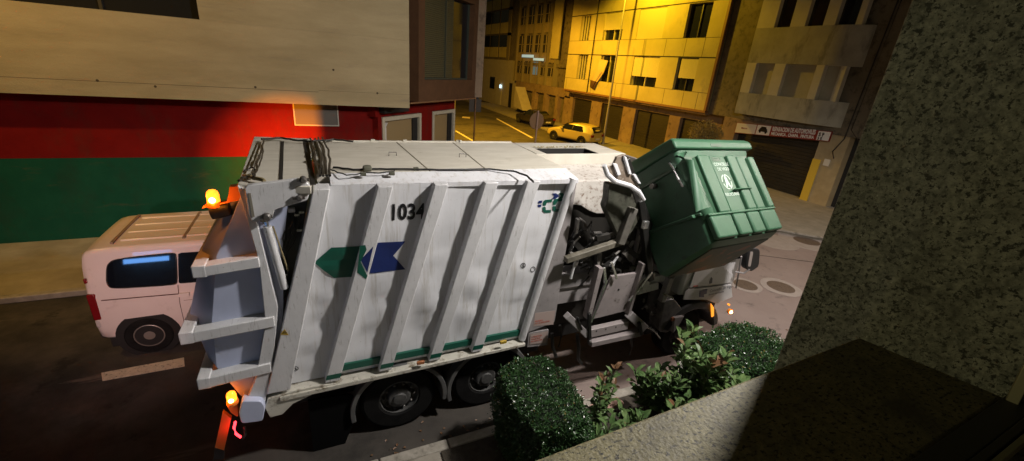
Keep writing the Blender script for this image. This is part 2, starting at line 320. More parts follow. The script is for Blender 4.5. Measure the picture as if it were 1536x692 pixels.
# upper bay with shuttered window
A2 = at(628, 154, 1, 13.55)
def c2(px, py, d=0): q = atp(px, py, A2+CN*d, CN); return (q-Vector((A2.x, A2.y, 0))).dot(CD), q.z
def cp2(s, d, z): return Vector((A2.x, A2.y, 0)) + CD*s + CN*d + Vector((0, 0, z))
def cbox2(b, s0, s1, d0, d1, z0, z1): return prism(b, [cp2(s0, d0, z0), cp2(s1, d0, z0), cp2(s1, d1, z0), cp2(s0, d1, z0)], (0, 0, z1-z0))
sB = c2(716, 60)[0]; sw0, zw0 = c2(637, 120); sw1 = c2(708, 118)[0]; ztp = c2(700, 3)[1]; zbo = A2.z
b = B(); cbox2(b, -1.2, -.002, -.8, -.35, zbo-.3, 12); obj('recess_wall', b, darkm, lb, smooth=False)
b = B(); cbox2(b, 0, sw0, -.5, 0, zbo, 12); cbox2(b, sw1, sB, -.5, 0, zbo, 12); cbox2(b, sw0+.001, sw1-.001, -.5, 0, zbo, zw0); cbox2(b, sw0+.001, sw1-.001, -.5, 0, ztp, 12)
obj('bay_wall', b, mat('bay_render', (.085, .038, .014), .8, col2=(.12, .055, .022), nscale=3), lb, smooth=False)
b = B(); cbox2(b, sw0, sw1, -.28, -.25, zw0, ztp); wn = obj('window', b, glass, lb)
b = B(); m_ = (sw0+sw1)/2
for a, c in ((sw0, sw0+.05), (m_-.03, m_+.03), (sw1-.05, sw1)): cbox2(b, a, c, -.25, -.2, zw0, ztp)
cbox2(b, sw0+.051, m_-.031, -.25, -.2, zw0, zw0+.05); cbox2(b, m_+.031, sw1-.051, -.25, -.2, zw0, zw0+.05); obj('frame', b, mat('teal_frame', (.05, .06, .045), .5), wn)
b = B()
for kk in range(48): cbox2(b, sw0+.06, m_-.04, -.249, -.235+.006*(kk % 2), zw0+.06+kk*.058, zw0+.06+kk*.058+.05)
for kk in range(48): cbox2(b, m_+.05, m_+.5, -.249, -.235+.006*(kk % 2), zw0+.06+kk*.058, zw0+.06+kk*.058+.05)
obj('roller_shutter', b, mat('shutter_olive', (.075, .07, .035), .6), wn, smooth=False)
b = B(); cbox2(b, -.5, sB+.03, .001, .05, zbo-.02, zbo+.02); obj('trim', b, brownt, lb)
b = B(); e0 = cp2(sB, 0, 0); box(b, e0.x-.02, e0.x+.3, e0.y+.02, 28, 3.75, 12); box(b, send*CD.x+A.x-.4, send*CD.x+A.x, send*CD.y+A.y, 28, 0, 3.6); obj('side_street_wall', b, brownf, lb, smooth=False)

# ================================================================== YELLOW LIT APARTMENT BLOCK
XF = 21.1
yb = empty('apartment_building', (XF, 27, 0), 'apartment block with pale panelled facade lit bright yellow by a street lamp', 'building')
ya, yz = 18.95, 35.2
F1a, F1b, F2a, F2b, F3a, F3b = 4.42, 6.32, 7.42, 9.3, 10.45, 12.3
b = B()
wins = []
def ys(px, row): return at(px, row, 0, XF).y
W1 = [(865.5, 880), (899, 922), (948, 987), (1014, 1045)]; W2 = [(873, 888), (908, 937), (959, 999), (1031, 1066)]
rows = [(F1a, F1b, [(ys(q[1], 105), ys(q[0], 105)) for q in W1]), (F2a, F2b, [(ys(q[1], 25), ys(q[0], 25)) for q in W2])]
rows.append((F3a, F3b, rows[1][2]))
for (z0, z1) in ((3.45, F1a), (F1b, F2a), (F2b, F3a), (F3b, 13)): box(b, XF, XF+.5, ya, yz, z0, z1)
for (z0, z1, ws) in rows:
    e = sorted(ws); cur = ya
    for (a, c) in e: box(b, XF, XF+.5, cur, a, z0+.001, z1-.001); cur = c
    box(b, XF, XF+.5, cur, yz, z0+.001, z1-.001)
box(b, XF+.5, XF+8, ya, yz, 3.45, 13)
obj('upper_facade', b, yfac, yb, smooth=False)
b = B()
for z in (F1b+.03, F2b+.05): box(b, XF-.004, XF, ya, yz, z-.035, z+.035)
for z in (F1a, F2a): box(b, XF-.003, XF, ya, yz, z-.012, z+.012)
for px in (850, 888, 925, 960, 1000, 1030, 1052):
    yy = ys(px, 120); box(b, XF-.0045, XF, yy-.012, yy+.012, 3.45, F1a-.02)
for px in (893, 927, 967, 1000, 1030, 1058):
    yy = ys(px, 60); box(b, XF-.0045, XF, yy-.012, yy+.012, F1b+.07, F2a-.02)
obj('panel_joint', b, jointm, yb, smooth=False)
for ri, (z0, z1, ws) in enumerate(rows):
    for i, (a, c) in enumerate(ws):
        b = B(); box(b, XF+.3, XF+.33, a, c, z0, z1); w = obj('window', b, glass, yb)
        b = B(); 
        for y in ([a+(c-a)*k/4 for k in range(5)] if i == 0 else [a+.03, (a+c)/2, c-.03]): box(b, XF+.2, XF+.298, y-.035, y+.035, z0, z1)
        obj('frame', b, yfac2 if i < 3 else frameb, w)
        drop = [[.0, .0, .68, .62], [.0, .62, .99, .0], [.5, .9, .4, .7]][ri][i]
        if drop:
            b = B(); zz = z1-(z1-z0)*drop; n = int((z1-zz)/.06)
            y0s = a if not (ri == 0 and i == 3) else a
            for k in range(n): box(b, XF+.06, XF+.085+.008*(k % 2), y0s, (c if not (ri == 0 and i in (3,)) else c-.25), zz+k*.06, zz+k*.06+.056)
            obj('roller_shutter', b, yfac2, w, smooth=False)
b = B(); yy = ys(885, 110); tube(b, [(XF-.06, yy, 3.4), (XF-.06, yy, 13)], .04); yy = ys(962, 60); each('drain_pipe', b, jointm, yb)
b = B(); box(b, XF-.06, XF+.1, ya-.16, ya-.002, 3.40, 13); box(b, XF-.08, XF+.2, ya-.16, yz, 3.32, 3.448); obj('corner_trim', b, brownt, yb, smooth=False)
XG = XF+.9
b = B(); box(b, XG, XG+6, ya-8, yz, 2.75, 3.32)
yp = sorted([(at(843, 178, 0, XG).y, at(856, 178, 0, XG).y), (at(884, 178, 0, XG).y, at(900, 178, 0, XG).y), (at(931, 185, 0, XG).y, at(950, 185, 0, XG).y), (at(1001, 190, 0, XG).y, at(1018, 190, 0, XG).y)])
for a, c in yp: box(b, XG, XG+.4, min(a, c), max(a, c), 0, 2.749)
box(b, XG, XG+.4, 18.0, 19.0, 0, 2.749)
obj('ground_floor_wall', b, brownf, yb, smooth=False)
b = B(); box(b, XF+.1, XG, ya-.1, yz, 3.2, 3.318); obj('soffit', b, brownf, yb, smooth=False)
ends = sorted([v for q in yp for v in q] + [18.0, 19.0]); ends = [ends[i] for i in range(len(ends))]
for i in range(1, len(ends)-1, 2):
    b = B(); n = 14
    for k in range(n): box(b, XG+.25, XG+.28+.01*(k % 2), ends[i], ends[i+1], .02+k*.195, .02+k*.195+.185)
    obj('garage_door', b, doorm, yb, smooth=False)
# cloth hanging from a window
b = B(); P = [at(*q, 0, XF-.1) for q in ((906, 87), (909, 88), (914, 92), (911, 92))]
pts = [(906, 90), (901, 108), (892, 122), (888, 133)]; rows_ = []
for i, (cx, cy) in enumerate(pts):
    w = (6, 5.5, 5, 3)[i]; rows_.append([at(cx+w*t+ (1.2*math.sin(3*t+i)), cy+t*1.5, 0, XF-.10-.05*math.sin(5*t+i)) for t in (-1, -.5, 0, .5, 1)])
loft(b, rows_, caps=False, closed=False); c_ = obj('hanging_cloth', b, [cloth, clothd]); c_.modifiers.new('thick', 'SOLIDIFY').thickness = .02
for pl in c_.data.polygons:
    if pl.center.z < rows_[2][2].z: pl.material_index = 1
tag(c_, 'pale cloth with dark end hanging slantwise from a window of the yellow lit block', 'laundry')

# ================================================================== DARK GLAZED BUILDING + BEIGE HOUSE further along
XD = 22.0
db = empty('gallery_building', (XD, 42, 0), 'dark building with tall glazed galleries between the yellow block and the beige house', 'building')
y0, y1 = 35.4, at(776, 100, 0, XD).y
b = B(); box(b, XD+.4, XD+8, y0, y1, 0, 15); box(b, XD+.1, XD+.4, y0, y1, 5.2, 5.5)
obj('wall', b, dkfac, db, smooth=False)
b = B(); zf = [5.5, 8.3, 11.1, 13.9]
for px in (776, 787, 800, 812, 823, 836): yy = at(px, 60, 0, XD).y; box(b, XD-.05, XD+.4, yy-.13, yy+.13, 3.4, 15)
each('pier', b, mat('olive_pier', (.20, .17, .10), .8), db, smooth=False)
ypx = [at(px, 60, 0, XD).y for px in (836, 823, 812, 800, 787, 776)]
for i in range(5):
    for j, z in enumerate([3.4, 5.6, 8.4, 11.2]):
        a, c = ypx[i]+.14, ypx[i+1]-.14
        b = B(); box(b, XD+.2, XD+.24, a, c, z+.9, z+2.6); w = obj('window', b, coolwin if (j == 0 and i == 2) else glass, db)
        b = B(); m_ = (a+c)/2; box(b, XD+.15, XD+.198, m_-.05, m_+.05, z+.9, z+2.6); box(b, XD+.15, XD+.199, a, c, z+1.7, z+1.76); box(b, XD+.1, XD+.2, a, c, z+.84, z+.9); obj('frame', b, mat('gallery_frame', (.30, .25, .15), .7), w)
        b = B(); box(b, XD+.16, XD+.2, a, c, z, z+.83); obj('spandrel_panel', b, mat('spandrel', (.26, .21, .12), .6, col2=(.34, .28, .17), nscale=2), db)
b = B(); q0, q1 = at(838, 70, 0, XD-.15).y, at(826, 70, 0, XD-.15).y; box(b, XD-.15, XD-.06, q0, q1, at(830, 88, 0, XD-.15).z, 15); obj('cream_panel', b, yfac, db, smooth=False)
b = B(); p = at(791, 85, 0, XD-.1)
for (pa, pb, hh) in (((783, 84), (800, 86), .14), ((800, 89), (815, 91), .12)):
    u, v_ = at(*pa, 0, XD-.1), at(*pb, 0, XD-.1); box(b, XD-.12, XD-.06, min(u.y, v_.y), max(u.y, v_.y), u.z-hh, u.z+hh)
each('lit_strip_light', b, mat('cool_tube', (.5, .8, 1), .4, emit=(.55, .85, 1), estr=.3), db)
b = B(); 
for a, c in ((836, 832), (818, 814), (801, 797), (784, 782)): box(b, XD-.02, XD+.4, at(a, 160, 0, XD).y, at(c, 160, 0, XD).y, 0, 3.4)
box(b, XD, XD+.4, y0, y1, 2.6, 3.39); each('ground_floor_pier', b, brownf, db, smooth=False)
bh = empty('beige_house', (23, 52, 0), 'beige rendered house with an arched door, farthest along the side street', 'building')
ye = at(716, 110, 0, 22.6).y
b = B(); box(b, 22.6, 30, y1+.02, ye, 0, 5.6); obj('wall', b, beige, bh, smooth=False)
b = B(); box(b, 22.7, 30, y1+.02, ye, 5.601, 16); obj('upper_wall', b, dkfac, bh, smooth=False)
def facade_rect(name, pxa, pxb, za, zb, m, par, X, t=.05, row=110, arch=False):
    a, c = at(pxa, row, 0, X).y, at(pxb, row, 0, X).y; a, c = min(a, c), max(a, c); b = B()
    if arch:
        r = (c-a)/2; pr = [(X-t, a, za), (X-t, c, za)] + [(X-t, (a+c)/2+r*math.cos(t_), zb-r+r*math.sin(t_)) for t_ in [math.pi*k/10 for k in range(11)]]
        prism(b, pr, (t-.002, 0, 0))
    else: box(b, X-t, X-.002, a, c, za, zb)
    return obj(name, b, m, par, smooth=False)
facade_rect('door', 746, 754, .1, 3.2, mat('arched_door', (.5, .47, .36), .5), bh, 22.6, arch=True)
facade_rect('window', 736, 743, 1.9, 3.4, glass, bh, 22.6); facade_rect('window', 721, 724.5, .9, 3.6, glass, bh, 22.6); facade_rect('side_door', 766, 770, .1, 3.0, darkm, bh, 22.6)
d = facade_rect('door_lamp', 751, 753.5, 2.2, 2.6, mat('cool_lamp', (.5, .8, 1), .4, emit=(.6, .85, 1), estr=1.6), bh, 22.5)
for j, z in enumerate((5.9, 8.7, 11.5)):
    for i, (pa, pb) in enumerate(((724.5, 735), (736.5, 748), (750, 761))):
        pm = facade_rect('spandrel_panel', pa, pb, z, z+1.2, yfac, bh, 22.66, row=60)
        wm = facade_rect('window', pa, pb, z+1.25, z+2.6, glass if (i != 1 or j != 1) else glass, bh, 22.66, row=60)
    facade_rect('pier', 719, 723, z-.3, z+2.8, yfac, bh, 22.6, t=.12, row=60); facade_rect('pier', 762, 766, z-.3, z+2.8, mat('olive_pier', (.1, .085, .05)), bh, 22.6, t=.12, row=60)
# wedge-shaped wing wall
p = [at(773, 130, 0, 20.8), at(784, 166, 0, 20.8), at(770, 160, 0, 20.8)]
b = B(); prism(b, [(20.8, q.y, max(q.z, 0)) for q in p], (1.2, 0, 0)); tag(obj('wing_wall', b, beige, smooth=False), 'pale triangular wing wall standing out from the dark gallery building', 'wall')
# distant block closing the side street
b = B(); box(b, 2, 40, 110, 118, 0, 18); t_ = obj('distant_block', b, dkfac, smooth=False); tag(t_, 'unlit dark block closing the far end of the side street', 'building')

# ================================================================== GREY BAY BUILDING with the garage
gb = empty('grey_building', (XF, 14, 0), 'grey stained building with a rounded bay above the car repair garage', 'building')
yl, yr = 16.45, 11.0; XB = 20.55
prof = [(XF+.3, yl), (XB, yl), (XB, 12.9)] + [(XB+.75*(1-math.cos(t)), 12.9-1.6*math.sin(t)) for t in [R(a) for a in (15, 30, 45, 60, 75, 90)]]
def bay(b, z0, z1, inset=0): return prism(b, [(x+inset, y+(inset if y < 16 else -inset), z0) for x, y in prof], (0, 0, z1-z0))
b = B(); bay(b, 3.62, 4.68); bay(b, 6.12, 7.72); bay(b, 9.6, 13); obj('bay_wall', b, greyf, gb)
for z0, z1 in ((4.68, 6.12), (7.72, 9.6)):
    b = B(); bay(b, z0+.001, z1-.001, .22)
    w = obj('window', b, glass if z0 > 7 else mat('bay_shutter', (.36, .33, .22), .6, col2=(.44, .40, .29), nscale=1), gb)
    b = B()
    for (ya_, yb_) in ((16.44, 15.9), (14.9, 14.35), (12.9, 12.55)) if z0 < 7 else ((16.44, 15.5), (14.7, 14.0), (13.2, 12.7)): box(b, XB, XB+.26, yb_, ya_, z0+.0005, z1-.0005)
    for t in (R(40), R(75)):
        x, y = XB+.75*(1-math.cos(t)), 12.9-1.6*math.sin(t); box(b, x, x+.26, y-.12, y+.12, z0+.0005, z1-.0005)
    each('pilaster', b, mat('pale_pilaster', (.52, .48, .37), .8, col2=(.60, .55, .43), nscale=2), gb)
b = B(); box(b, XF, XF+8, 2, yl, 3.3, 13); box(b, XF+.2, XF+8, yl, 18.8, 3.3, 13); obj('wall', b, dkfac, gb, smooth=False)
b = B(); gy0 = 12.1; box(b, XF+.1, XF+.6, 10.9, gy0, 0, 3.3); obj('garage_pier', b, mat('tan_pier', (.34, .27, .15), .8, col2=(.42, .34, .2), nscale=3), gb, smooth=False)
b = B(); box(b, XF+.06, XF+.098, 11.75, gy0+.01, .02, 2.1); obj('yellow_corner_paint', b, yellp, gb, smooth=False)
b = B(); box(b, XF+.1, XF+.6, 16.6, 17.5, 0, 3.3); box(b, XF+.1, XF+.6, 2, 9.2, 0, 3.3); box(b, XF+.1, XF+.6, gy0, 16.6, 2.95, 3.3); obj('ground_floor_wall', b, brownf, gb, smooth=False)
b = B()
for k in range(17): box(b, XF+.45, XF+.48+.012*(k % 2), gy0, 16.6, .05+k*.17, .05+k*.17+.16)
obj('garage_door', b, doorm, gb, smooth=False)
b = B(); box(b, XF+.5, XF+.55, 9.2, 10.9, 0, 3.3); obj('side_entrance', b, darkm, gb, smooth=False)
b = B(); box(b, XF+.05, XF+.09, 11.35, 11.6, 1.9, 2.2); obj('wall_plate', b, signw, gb)
b = B(); p = at(1300, 60, 0, XF-.03)
tube(b, [(XF-.03, 10.9, 9.5), (XF-.03, 11.0, 6), (XF-.04, 11.05, 3.2), (XF-.1, 11.3, 2.6), (XF-.02, 11.2, 2.3)], .025); tube(b, [(XF-.05, 10.8, 9), (XF-.05, 10.9, 3.6), (XF-.15, 10.2, 3.0), (XF-.05, 9.6, 2.9), (XF-.05, 9.2, 3.1)], .015)
obj('cable', b, jointm, gb)
# sign
SX = XF-.12; sa, sb_, sz0, sz1 = 16.45, 11.6, 2.72, 3.3
# the board slopes a touch like in the photo
def sg(y, z): # board coordinates : top/bottom follow the measured corners
    t = (sa-y)/(sa-sb_); zb_, zt_ = 2.57+(2.98-2.57)*t, 3.12+(3.42-3.12)*t; return Vector((SX, y, zb_+(zt_-zb_)*z))
sgn = empty('garage_sign', (SX, 14, 2.7), 'long red and white car repair sign above the dark garage door', 'sign')
b = B(); prism(b, [sg(sa, 0), sg(sb_, 0), sg(sb_, 1), sg(sa, 1)], (.1, 0, 0)); obj('board', b, signr, sgn, smooth=False)
def sgq(y0, y1, z0, z1, m, name, d=.003):
    b = B(); prism(b, [sg(y0, z0)-Vector((d, 0, 0)), sg(y1, z0)-Vector((d, 0, 0)), sg(y1, z1)-Vector((d, 0, 0)), sg(y0, z1)-Vector((d, 0, 0))], (d-.0005, 0, 0)); return obj(name, b, m, sgn, smooth=False)
sgq(sa-.02, 15.25, .04, .96, signw, 'white_end_panel'); sgq(15.2, 14.45, .04, .96, signlet, 'emblem_panel'); sgq(12.15, sb_+.02, .06, .94, signlet, 'letter_panel')
def sgt(y, z): return sg(y, z)-Vector((.006, 0, 0))
xd = (sg(sb_, 0)-sg(sa, 0)).normalized()
text('sign_lettering', 'REPARACION DE AUTOMOVILES', .29, sgt(14.35, .52), xd, (0, 0, 1), signlet, sgn, off=.010, width=2.1)
text('sign_lettering', 'MECANICA . CHAPA . PINTURA', .20, sgt(14.35, .12), xd, (0, 0, 1), signlet, sgn, off=.008, width=2.1)
text('small_lettering', 'Marcos', .12, sgt(16.1, .45), xd, (0, 0, 1), signr, sgn, off=.002)
b = B(); q = sg(14.83, .5)
for (dy, dz, w, h) in ((0, .0, .52, .16), (0, .12, .34, .10)):
    prism(b, [Vector((SX-.008, q.y+dy-w/2, q.z+dz-h/2)), Vector((SX-.008, q.y+dy+w/2, q.z+dz-h/2)), Vector((SX-.008, q.y+dy+w*.38, q.z+dz+h/2)), Vector((SX-.008, q.y+dy-w*.38, q.z+dz+h/2))], (.004, 0, 0))
for s in (-1, 1): revolve(b, (SX-.009, q.y+.16*s, q.z-.1), (1, 0, 0), [(.055, 0), (.055, .005), (0, .005)], 12)
obj('car_emblem', b, blackink, sgn, smooth=False)
text('letter_panel_marks', 'S F', .22, sgt(12.1, .45), xd, (0, 0, 1), blackink, sgn, ext=.002, off=.01, sx=.9)
text('letter_panel_marks', '5 E', .17, sgt(12.1, .1), xd, (0, 0, 1), blackink, sgn, ext=.002, off=.008, sx=.9)

# ================================================================== STREET FURNITURE
def lamp_post(x, y, h, arm, label):
    e = empty('street_lamp', (x, y, 0), label, 'street lamp', 'sodium street lamps')
    b = B(); tube(b, [(x, y, 0), (x, y, h)], [.085, .05], 12); revolve(b, (x, y, 0), (0, 0, 1), [(.13, 0), (.13, .25), (.1, .3)], 12); obj('pole', b, polem, e)
    t = Vector((x, y, h)) + Vector(arm); b = B(); tube(b, [(x, y, h-.05), (x+arm[0]*.5, y+arm[1]*.5, h+arm[2]*.8), t], .035, 8); obj('arm', b, polem, e)
    b = B(); d = Vector(arm).normalized(); loft(b, [[t+d*s+Vector((0, 0, 1))*c*.08+d.cross(Vector((0, 0, 1)))*sn*.14 for c, sn in [(math.cos(R(a)), math.sin(R(a))) for a in range(0, 360, 45)]] for s in (0, .5)]); obj('lamp_head', b, polem, e)
    return t + d*.25 - Vector((0, 0, .2))
t = lamp_post(19.5, 26, 11.1, (-1.9, -1.0, .2), 'tall sodium street lamp standing before the yellow lit block')
lamp('sodium_lamp_light', (17.3, 24.8, 11.0), 2000, SOD, kind='SPOT', target=(20.6, 24.6, 3), size=R(152), blend=.25, radius=.1)
t2 = lamp_post(9.5, 31, 9, (1.4, 0, .1), 'sodium street lamp hidden behind the left building, lighting the side street')
lamp('side_street_light', (11.0, 30.5, 8.7), 7000, (1.0, .50, .03), kind='SPOT', target=(13.5, 32.5, 0), size=R(160), blend=.3, radius=.1)
# lamp on the near pavement (beyond the top of the picture) that lights the truck
NL = Vector((5.15, 2.28, 7.3))
e = empty('street_lamp', (7.6, 1.4, 0), 'white street lamp on the near pavement above the planting', 'street lamp')
b = B(); tube(b, [(7.6, 1.4, .13), (7.6, 1.4, 7.6)], [.08, .05], 12); obj('pole', b, polem, e)
b = B(); tube(b, [(7.6, 1.4, 7.55), (6.4, 1.95, 7.75), (5.4, 2.25, 7.65)], .035); obj('arm', b, polem, e)
b = B(); box(b, 4.95, 5.5, 2.13, 2.43, 7.55, 7.68); obj('lamp_head', b, polem, e)
lamp('white_lamp_light', NL+Vector((0, 0, .1)), 1650, LAMP, kind='SPOT', target=(4.8, 5.1, 0), size=R(158), blend=.3, radius=.20)
e = empty('street_lamp', (13.6, 1.6, 0), 'added unseen white street lamp farther right along the near pavement', 'street lamp')  # lamp added out of view to brighten the road and cab
b = B(); tube(b, [(13.6, 1.6, .13), (13.6, 1.6, 8.3)], [.08, .05], 12); obj('pole', b, polem, e)
b = B(); tube(b, [(13.6, 1.6, 8.25), (13.4, 2.2, 8.45), (13.3, 2.7, 8.35)], .035); obj('arm', b, polem, e)
b = B(); box(b, 13.1, 13.5, 2.5, 3.0, 8.26, 8.38); obj('lamp_head', b, polem, e)
lamp('white_lamp_light', (13.3, 2.75, 8.15), 1500, (1, .86, .78), kind='SPOT', target=(11.5, 4.5, 0), size=R(140), blend=.4, radius=.15)
# sodium lamp further left along the near pavement
lamp('sodium_near_light', (-7.5, 8.6, 9.0), 950, SODDIM, kind='SPOT', target=(-3.6, 13.2, 3.6), size=R(92), blend=.5, radius=.15)
e = empty('street_lamp', (-7.5, 10.6, 0), 'sodium street lamp on the far pavement behind the van', 'street lamp')
b = B(); tube(b, [(-7.5, 10.6, .13), (-7.5, 10.6, 9.2)], [.08, .05], 12); obj('pole', b, polem, e)
b = B(); tube(b, [(-7.5, 10.6, 9.15), (-7.5, 9.5, 9.35), (-7.5, 8.9, 9.2)], .04); box(b, -7.65, -7.35, 8.3, 8.9, 9.12, 9.22); obj('lamp_head', b, polem, e)
e = empty('added_wall_lamp', (-2.0, .62, 4.0), 'added unseen fill lamp on the near facade facing the white van', 'added wall lamp')  # unseen lamp added to brighten the near side of the van
b = B(); box(b, -2.15, -1.85, .5, .62, 3.95, 4.05); obj('housing', b, polem, e)
lamp('van_fill_light', (-2.0, .68, 4.0), 1000, (1, .66, .60), kind='SPOT', target=(-3.0, 7.75, 1.35), size=R(36), blend=1, radius=.12)
e = empty('added_wall_lamp', (-4.6, .9, 4.6), 'added unseen olive-tinted fill lamp low on the near facade shining along to the granite wall', 'added wall lamp')  # unseen lamp added to light up the granite wall
b = B(); box(b, -4.8, -4.6, .8, 1.0, 4.55, 4.7); box(b, -4.8, -4.75, .2, .8, 4.6, 4.65); obj('housing', b, polem, e)
lamp('granite_fill_light', (-4.5, .9, 4.62), 115, (1, .90, .52), kind='SPOT', target=(1.4, -.75, 4.9), size=R(72), blend=.7, radius=.12)
b = B(); box(b, -5.3, -4.25, .56, .62, 1.20, 1.33); tag(obj('reflection_tube', b, mat('blue_tube', (.1, .2, .6), .4, emit=(.16, .42, 1), estr=14)), 'unseen blue lit tube added for its reflection in the van window', 'added light')  # glowing tube added out of view for the blue streak in the van window
# round sign seen from behind
sp = at(806, 182, 1, 15.5)
e = empty('round_sign', (sp.x, sp.y, 0), 'round traffic sign seen from behind in front of the yellow car', 'traffic sign')
b = B(); tube(b, [(sp.x, sp.y, 0), (sp.x, sp.y, sp.z+.42)], .035, 10); obj('pole', b, mat('reddish_pole', (.38, .24, .17), .5), e)
dn = (Vector((0, 0, 5))-sp); dn.z = 0; dn.normalize(); b = B(); revolve(b, sp+Vector((0, .04, 0)), (-.1, 1, 0), [(.33, 0), (.34, .01), (.34, .025), (0, .025)], 32); obj('sign_disc', b, signback, e)
sp = at(713, 158, 1, 19)
e = empty('square_sign', (sp.x, sp.y, 0), 'dark square sign back on a thin pole at the corner of the left building', 'traffic sign')
b = B(); tube(b, [(sp.x, sp.y, 0), (sp.x, sp.y, sp.z+1.0)], .035, 10); obj('pole', b, brownt, e)
b = B(); box(b, sp.x-.28, sp.x+.30, sp.y+.04, sp.y+.06, sp.z-.30, sp.z+.26); obj('sign_plate', b, mat('dark_sign_back', (.06, .045, .03), .5), e)
b = B(); box(b, sp.x+.0, sp.x+.17, sp.y+.061, sp.y+.3, sp.z+.27, sp.z+.85); obj('signal_box', b, blackp, e)

# ================================================================== WHEELS / CARS
def wheel(parent, cx, cy, r, w, rimr, side=-1, rimm=hubm, kind='car', name='wheel', rim=True):
    "side -1: outer face towards -Y"
    b = B(); s = side
    revolve(b, (cx, cy, r), (0, s, 0), [(rimr, -w*.5), (r*.9, -w*.5), (r*.985, -w*.38), (r, -w*.2), (r, w*.2), (r*.985, w*.38), (r*.9, w*.5), (rimr*1.04, w*.5), (rimr, w*.44), (rimr*.98, w*.1)], 40)
    wo = obj(name, b, rubber, parent)
    if not rim: return wo
    b = B()
    if kind == 'truck':
        revolve(b, (cx, cy, r), (0, s, 0), [(rimr, w*.15), (rimr*1.0, w*.42), (rimr*.93, w*.44), (rimr*.88, w*.2), (rimr*.62, w*.12), (rimr*.56, w*.45), (rimr*.5, w*.5), (rimr*.34, w*.5), (rimr*.3, w*.58), (0, w*.6)], 40)
        ro = obj('rim', b, rimm, wo); b = B()
        for i in range(10): a = 2*math.pi*i/10; revolve(b, (cx+rimr*.74*math.cos(a), cy+s*w*.12, r+rimr*.74*math.sin(a)), (0, s, 0), [(.02, 0), (.02, .07), (.012, .08)], 6)
        each('nut', b, steel, ro)
    else:
        revolve(b, (cx, cy, r), (0, s, 0), [(rimr, 0), (rimr, w*.42), (rimr*.93, w*.45), (rimr*.86, w*.3), (rimr*.42, w*.34), (rimr*.36, w*.42), (0, w*.44)], 32); obj('rim', b, rimm, wo)
        b = B()
        for i in range(10): a = 2*math.pi*i/10; revolve(b, (cx+rimr*.66*math.cos(a), cy+s*w*.315, r+rimr*.66*math.sin(a)), (0, s, 0), [(.028, 0), (.028, w*.05), (0, w*.05)], 8)
        obj('vent_ring', b, darkm, wo)
    return wo
def carbody(st, flare=1.0):
    "st: (x, zbottom, zbelt, ztop, halfwidth_belt, halfwidth_top) -> closed sections"
    secs = []
    for (x, zb, zl, zt, hb, ht) in st:
        half = [(0, zb), (hb*.9, zb), (hb, zb+.1), (hb*1.0, (zb+zl)/2), (hb*.985, zl), (hb*.97, zl+.02), (ht+.03, zl+(zt-zl)*.75), (ht-.02, zt-.05), (ht-.14, zt-.008), (0, zt)]
        pts = [(x, -y, z) for y, z in half] + [(x, y, z) for y, z in half[::-1][1:-1]]
        secs.append(pts)
    return secs
# --- white van
vn = empty('white_van', (-1, 8.7, 0), 'white panel van with dark side windows parked behind the refuse truck', 'van')
VY = 8.70; hw = .95
def vsec(x, zb, zl, zt, hb, ht):
    half = [(0, zb), (hb*.9, zb), (hb*.97, zb+.06), (hb, zb+.2), (hb*1.005, (zb+zl)/2), (hb, zl-.03), (hb-.012, zl+.03)]
    for t in (.25, .5, .75): half.append((hb-.012+(ht+.09-hb)*t, zl+.03+(zt-.17-zl)*t))
    for a in (0, 20, 40, 60, 80, 90): half.append((ht+(.075)*math.cos(R(a)), zt-.12+.10*math.sin(R(a))))
    half += [(ht*.6, zt-.004), (0, zt)]
    return [(x, -y, z) for y, z in half] + [(x, y, z) for y, z in half[::-1][1:-1]]
st = [(-3.40, .50, 1.15, 1.45, .86, .76), (-3.39, .42, 1.15, 1.70, .90, 0.720), (-3.36, .36, 1.15, 1.82, .925, 0.730), (-3.31, .34, 1.15, 1.87, .94, 0.740), (-3.2, .33, 1.15, 1.90, .948, 0.745), (-3.0, .32, 1.16, 1.915, hw, 0.750), (-2.0, .32, 1.18, 1.925, hw, 0.750), (-.6, .32, 1.18, 1.92, hw, 0.750), (.2, .32, 1.15, 1.89, hw, 0.730), (.5, .32, 1.13, 1.80, .94, .78), (.95, .32, 1.08, 1.38, .94, 0.730), (1.15, .32, 1.05, 1.22, .93, 0.730), (1.75, .40, .92, 1.06, .87, .7), (1.9, .5, .8, .95, .78, .6)]
b = B(); loft(b, [[(x, y+VY, z) for x, y, z in vsec(*q)] for q in st])
vb = obj('body', b, vanw, vn)
# windows: surface follows the side
def vside(px, py, d=.006):
    # plane through belt and roof edge of the near side, leaning in
    P0 = Vector((0, VY-hw+.012-d, 1.21)); P1 = Vector((0, VY-.84-d, 1.77)); N = Vector((0, -(P1.z-P0.z), (P1.y-P0.y))); return atp(px, py, P0, N)
def rounded(pts, r=.3, n=4):
    out = []; L = len(pts)
    for i in range(L):
        p, a, c = Vector(pts[i]), Vector(pts[i-1]), Vector(pts[(i+1) % L]); u = p+(a-p)*min(r, .45); w = p+(c-p)*min(r, .45)
        for k in range(n+1): t = k/n; out.append(u*(1-t)**2+p*2*t*(1-t)+w*t*t)
    return out
wp = [vside(*q) for q in ((160, 390), (264, 379), (266, 427), (160, 434))]
wl = [wp[0]*.9+wp[1]*.1, wp[1]*.97+wp[0]*.03, wp[1]*.92+wp[2]*.08, wp[2]*.92+wp[1]*.08, wp[2]*.97+wp[3]*.03, wp[3]*.93+wp[2]*.07, wp[3]*.8+wp[0]*.2, wp[0]*.8+wp[3]*.2]
b = B(); prism(b, rounded(wl, .30), (0, .03, 0)); rw = obj('rear_side_window', b, vglass, vn)
b = B(); q = rounded(wl, .35); tube(b, [v_-Vector((0, .004, 0)) for v_ in q]+[q[0]-Vector((0, .004, 0))], .009, 5); obj('rubber_seal', b, blackp, rw)
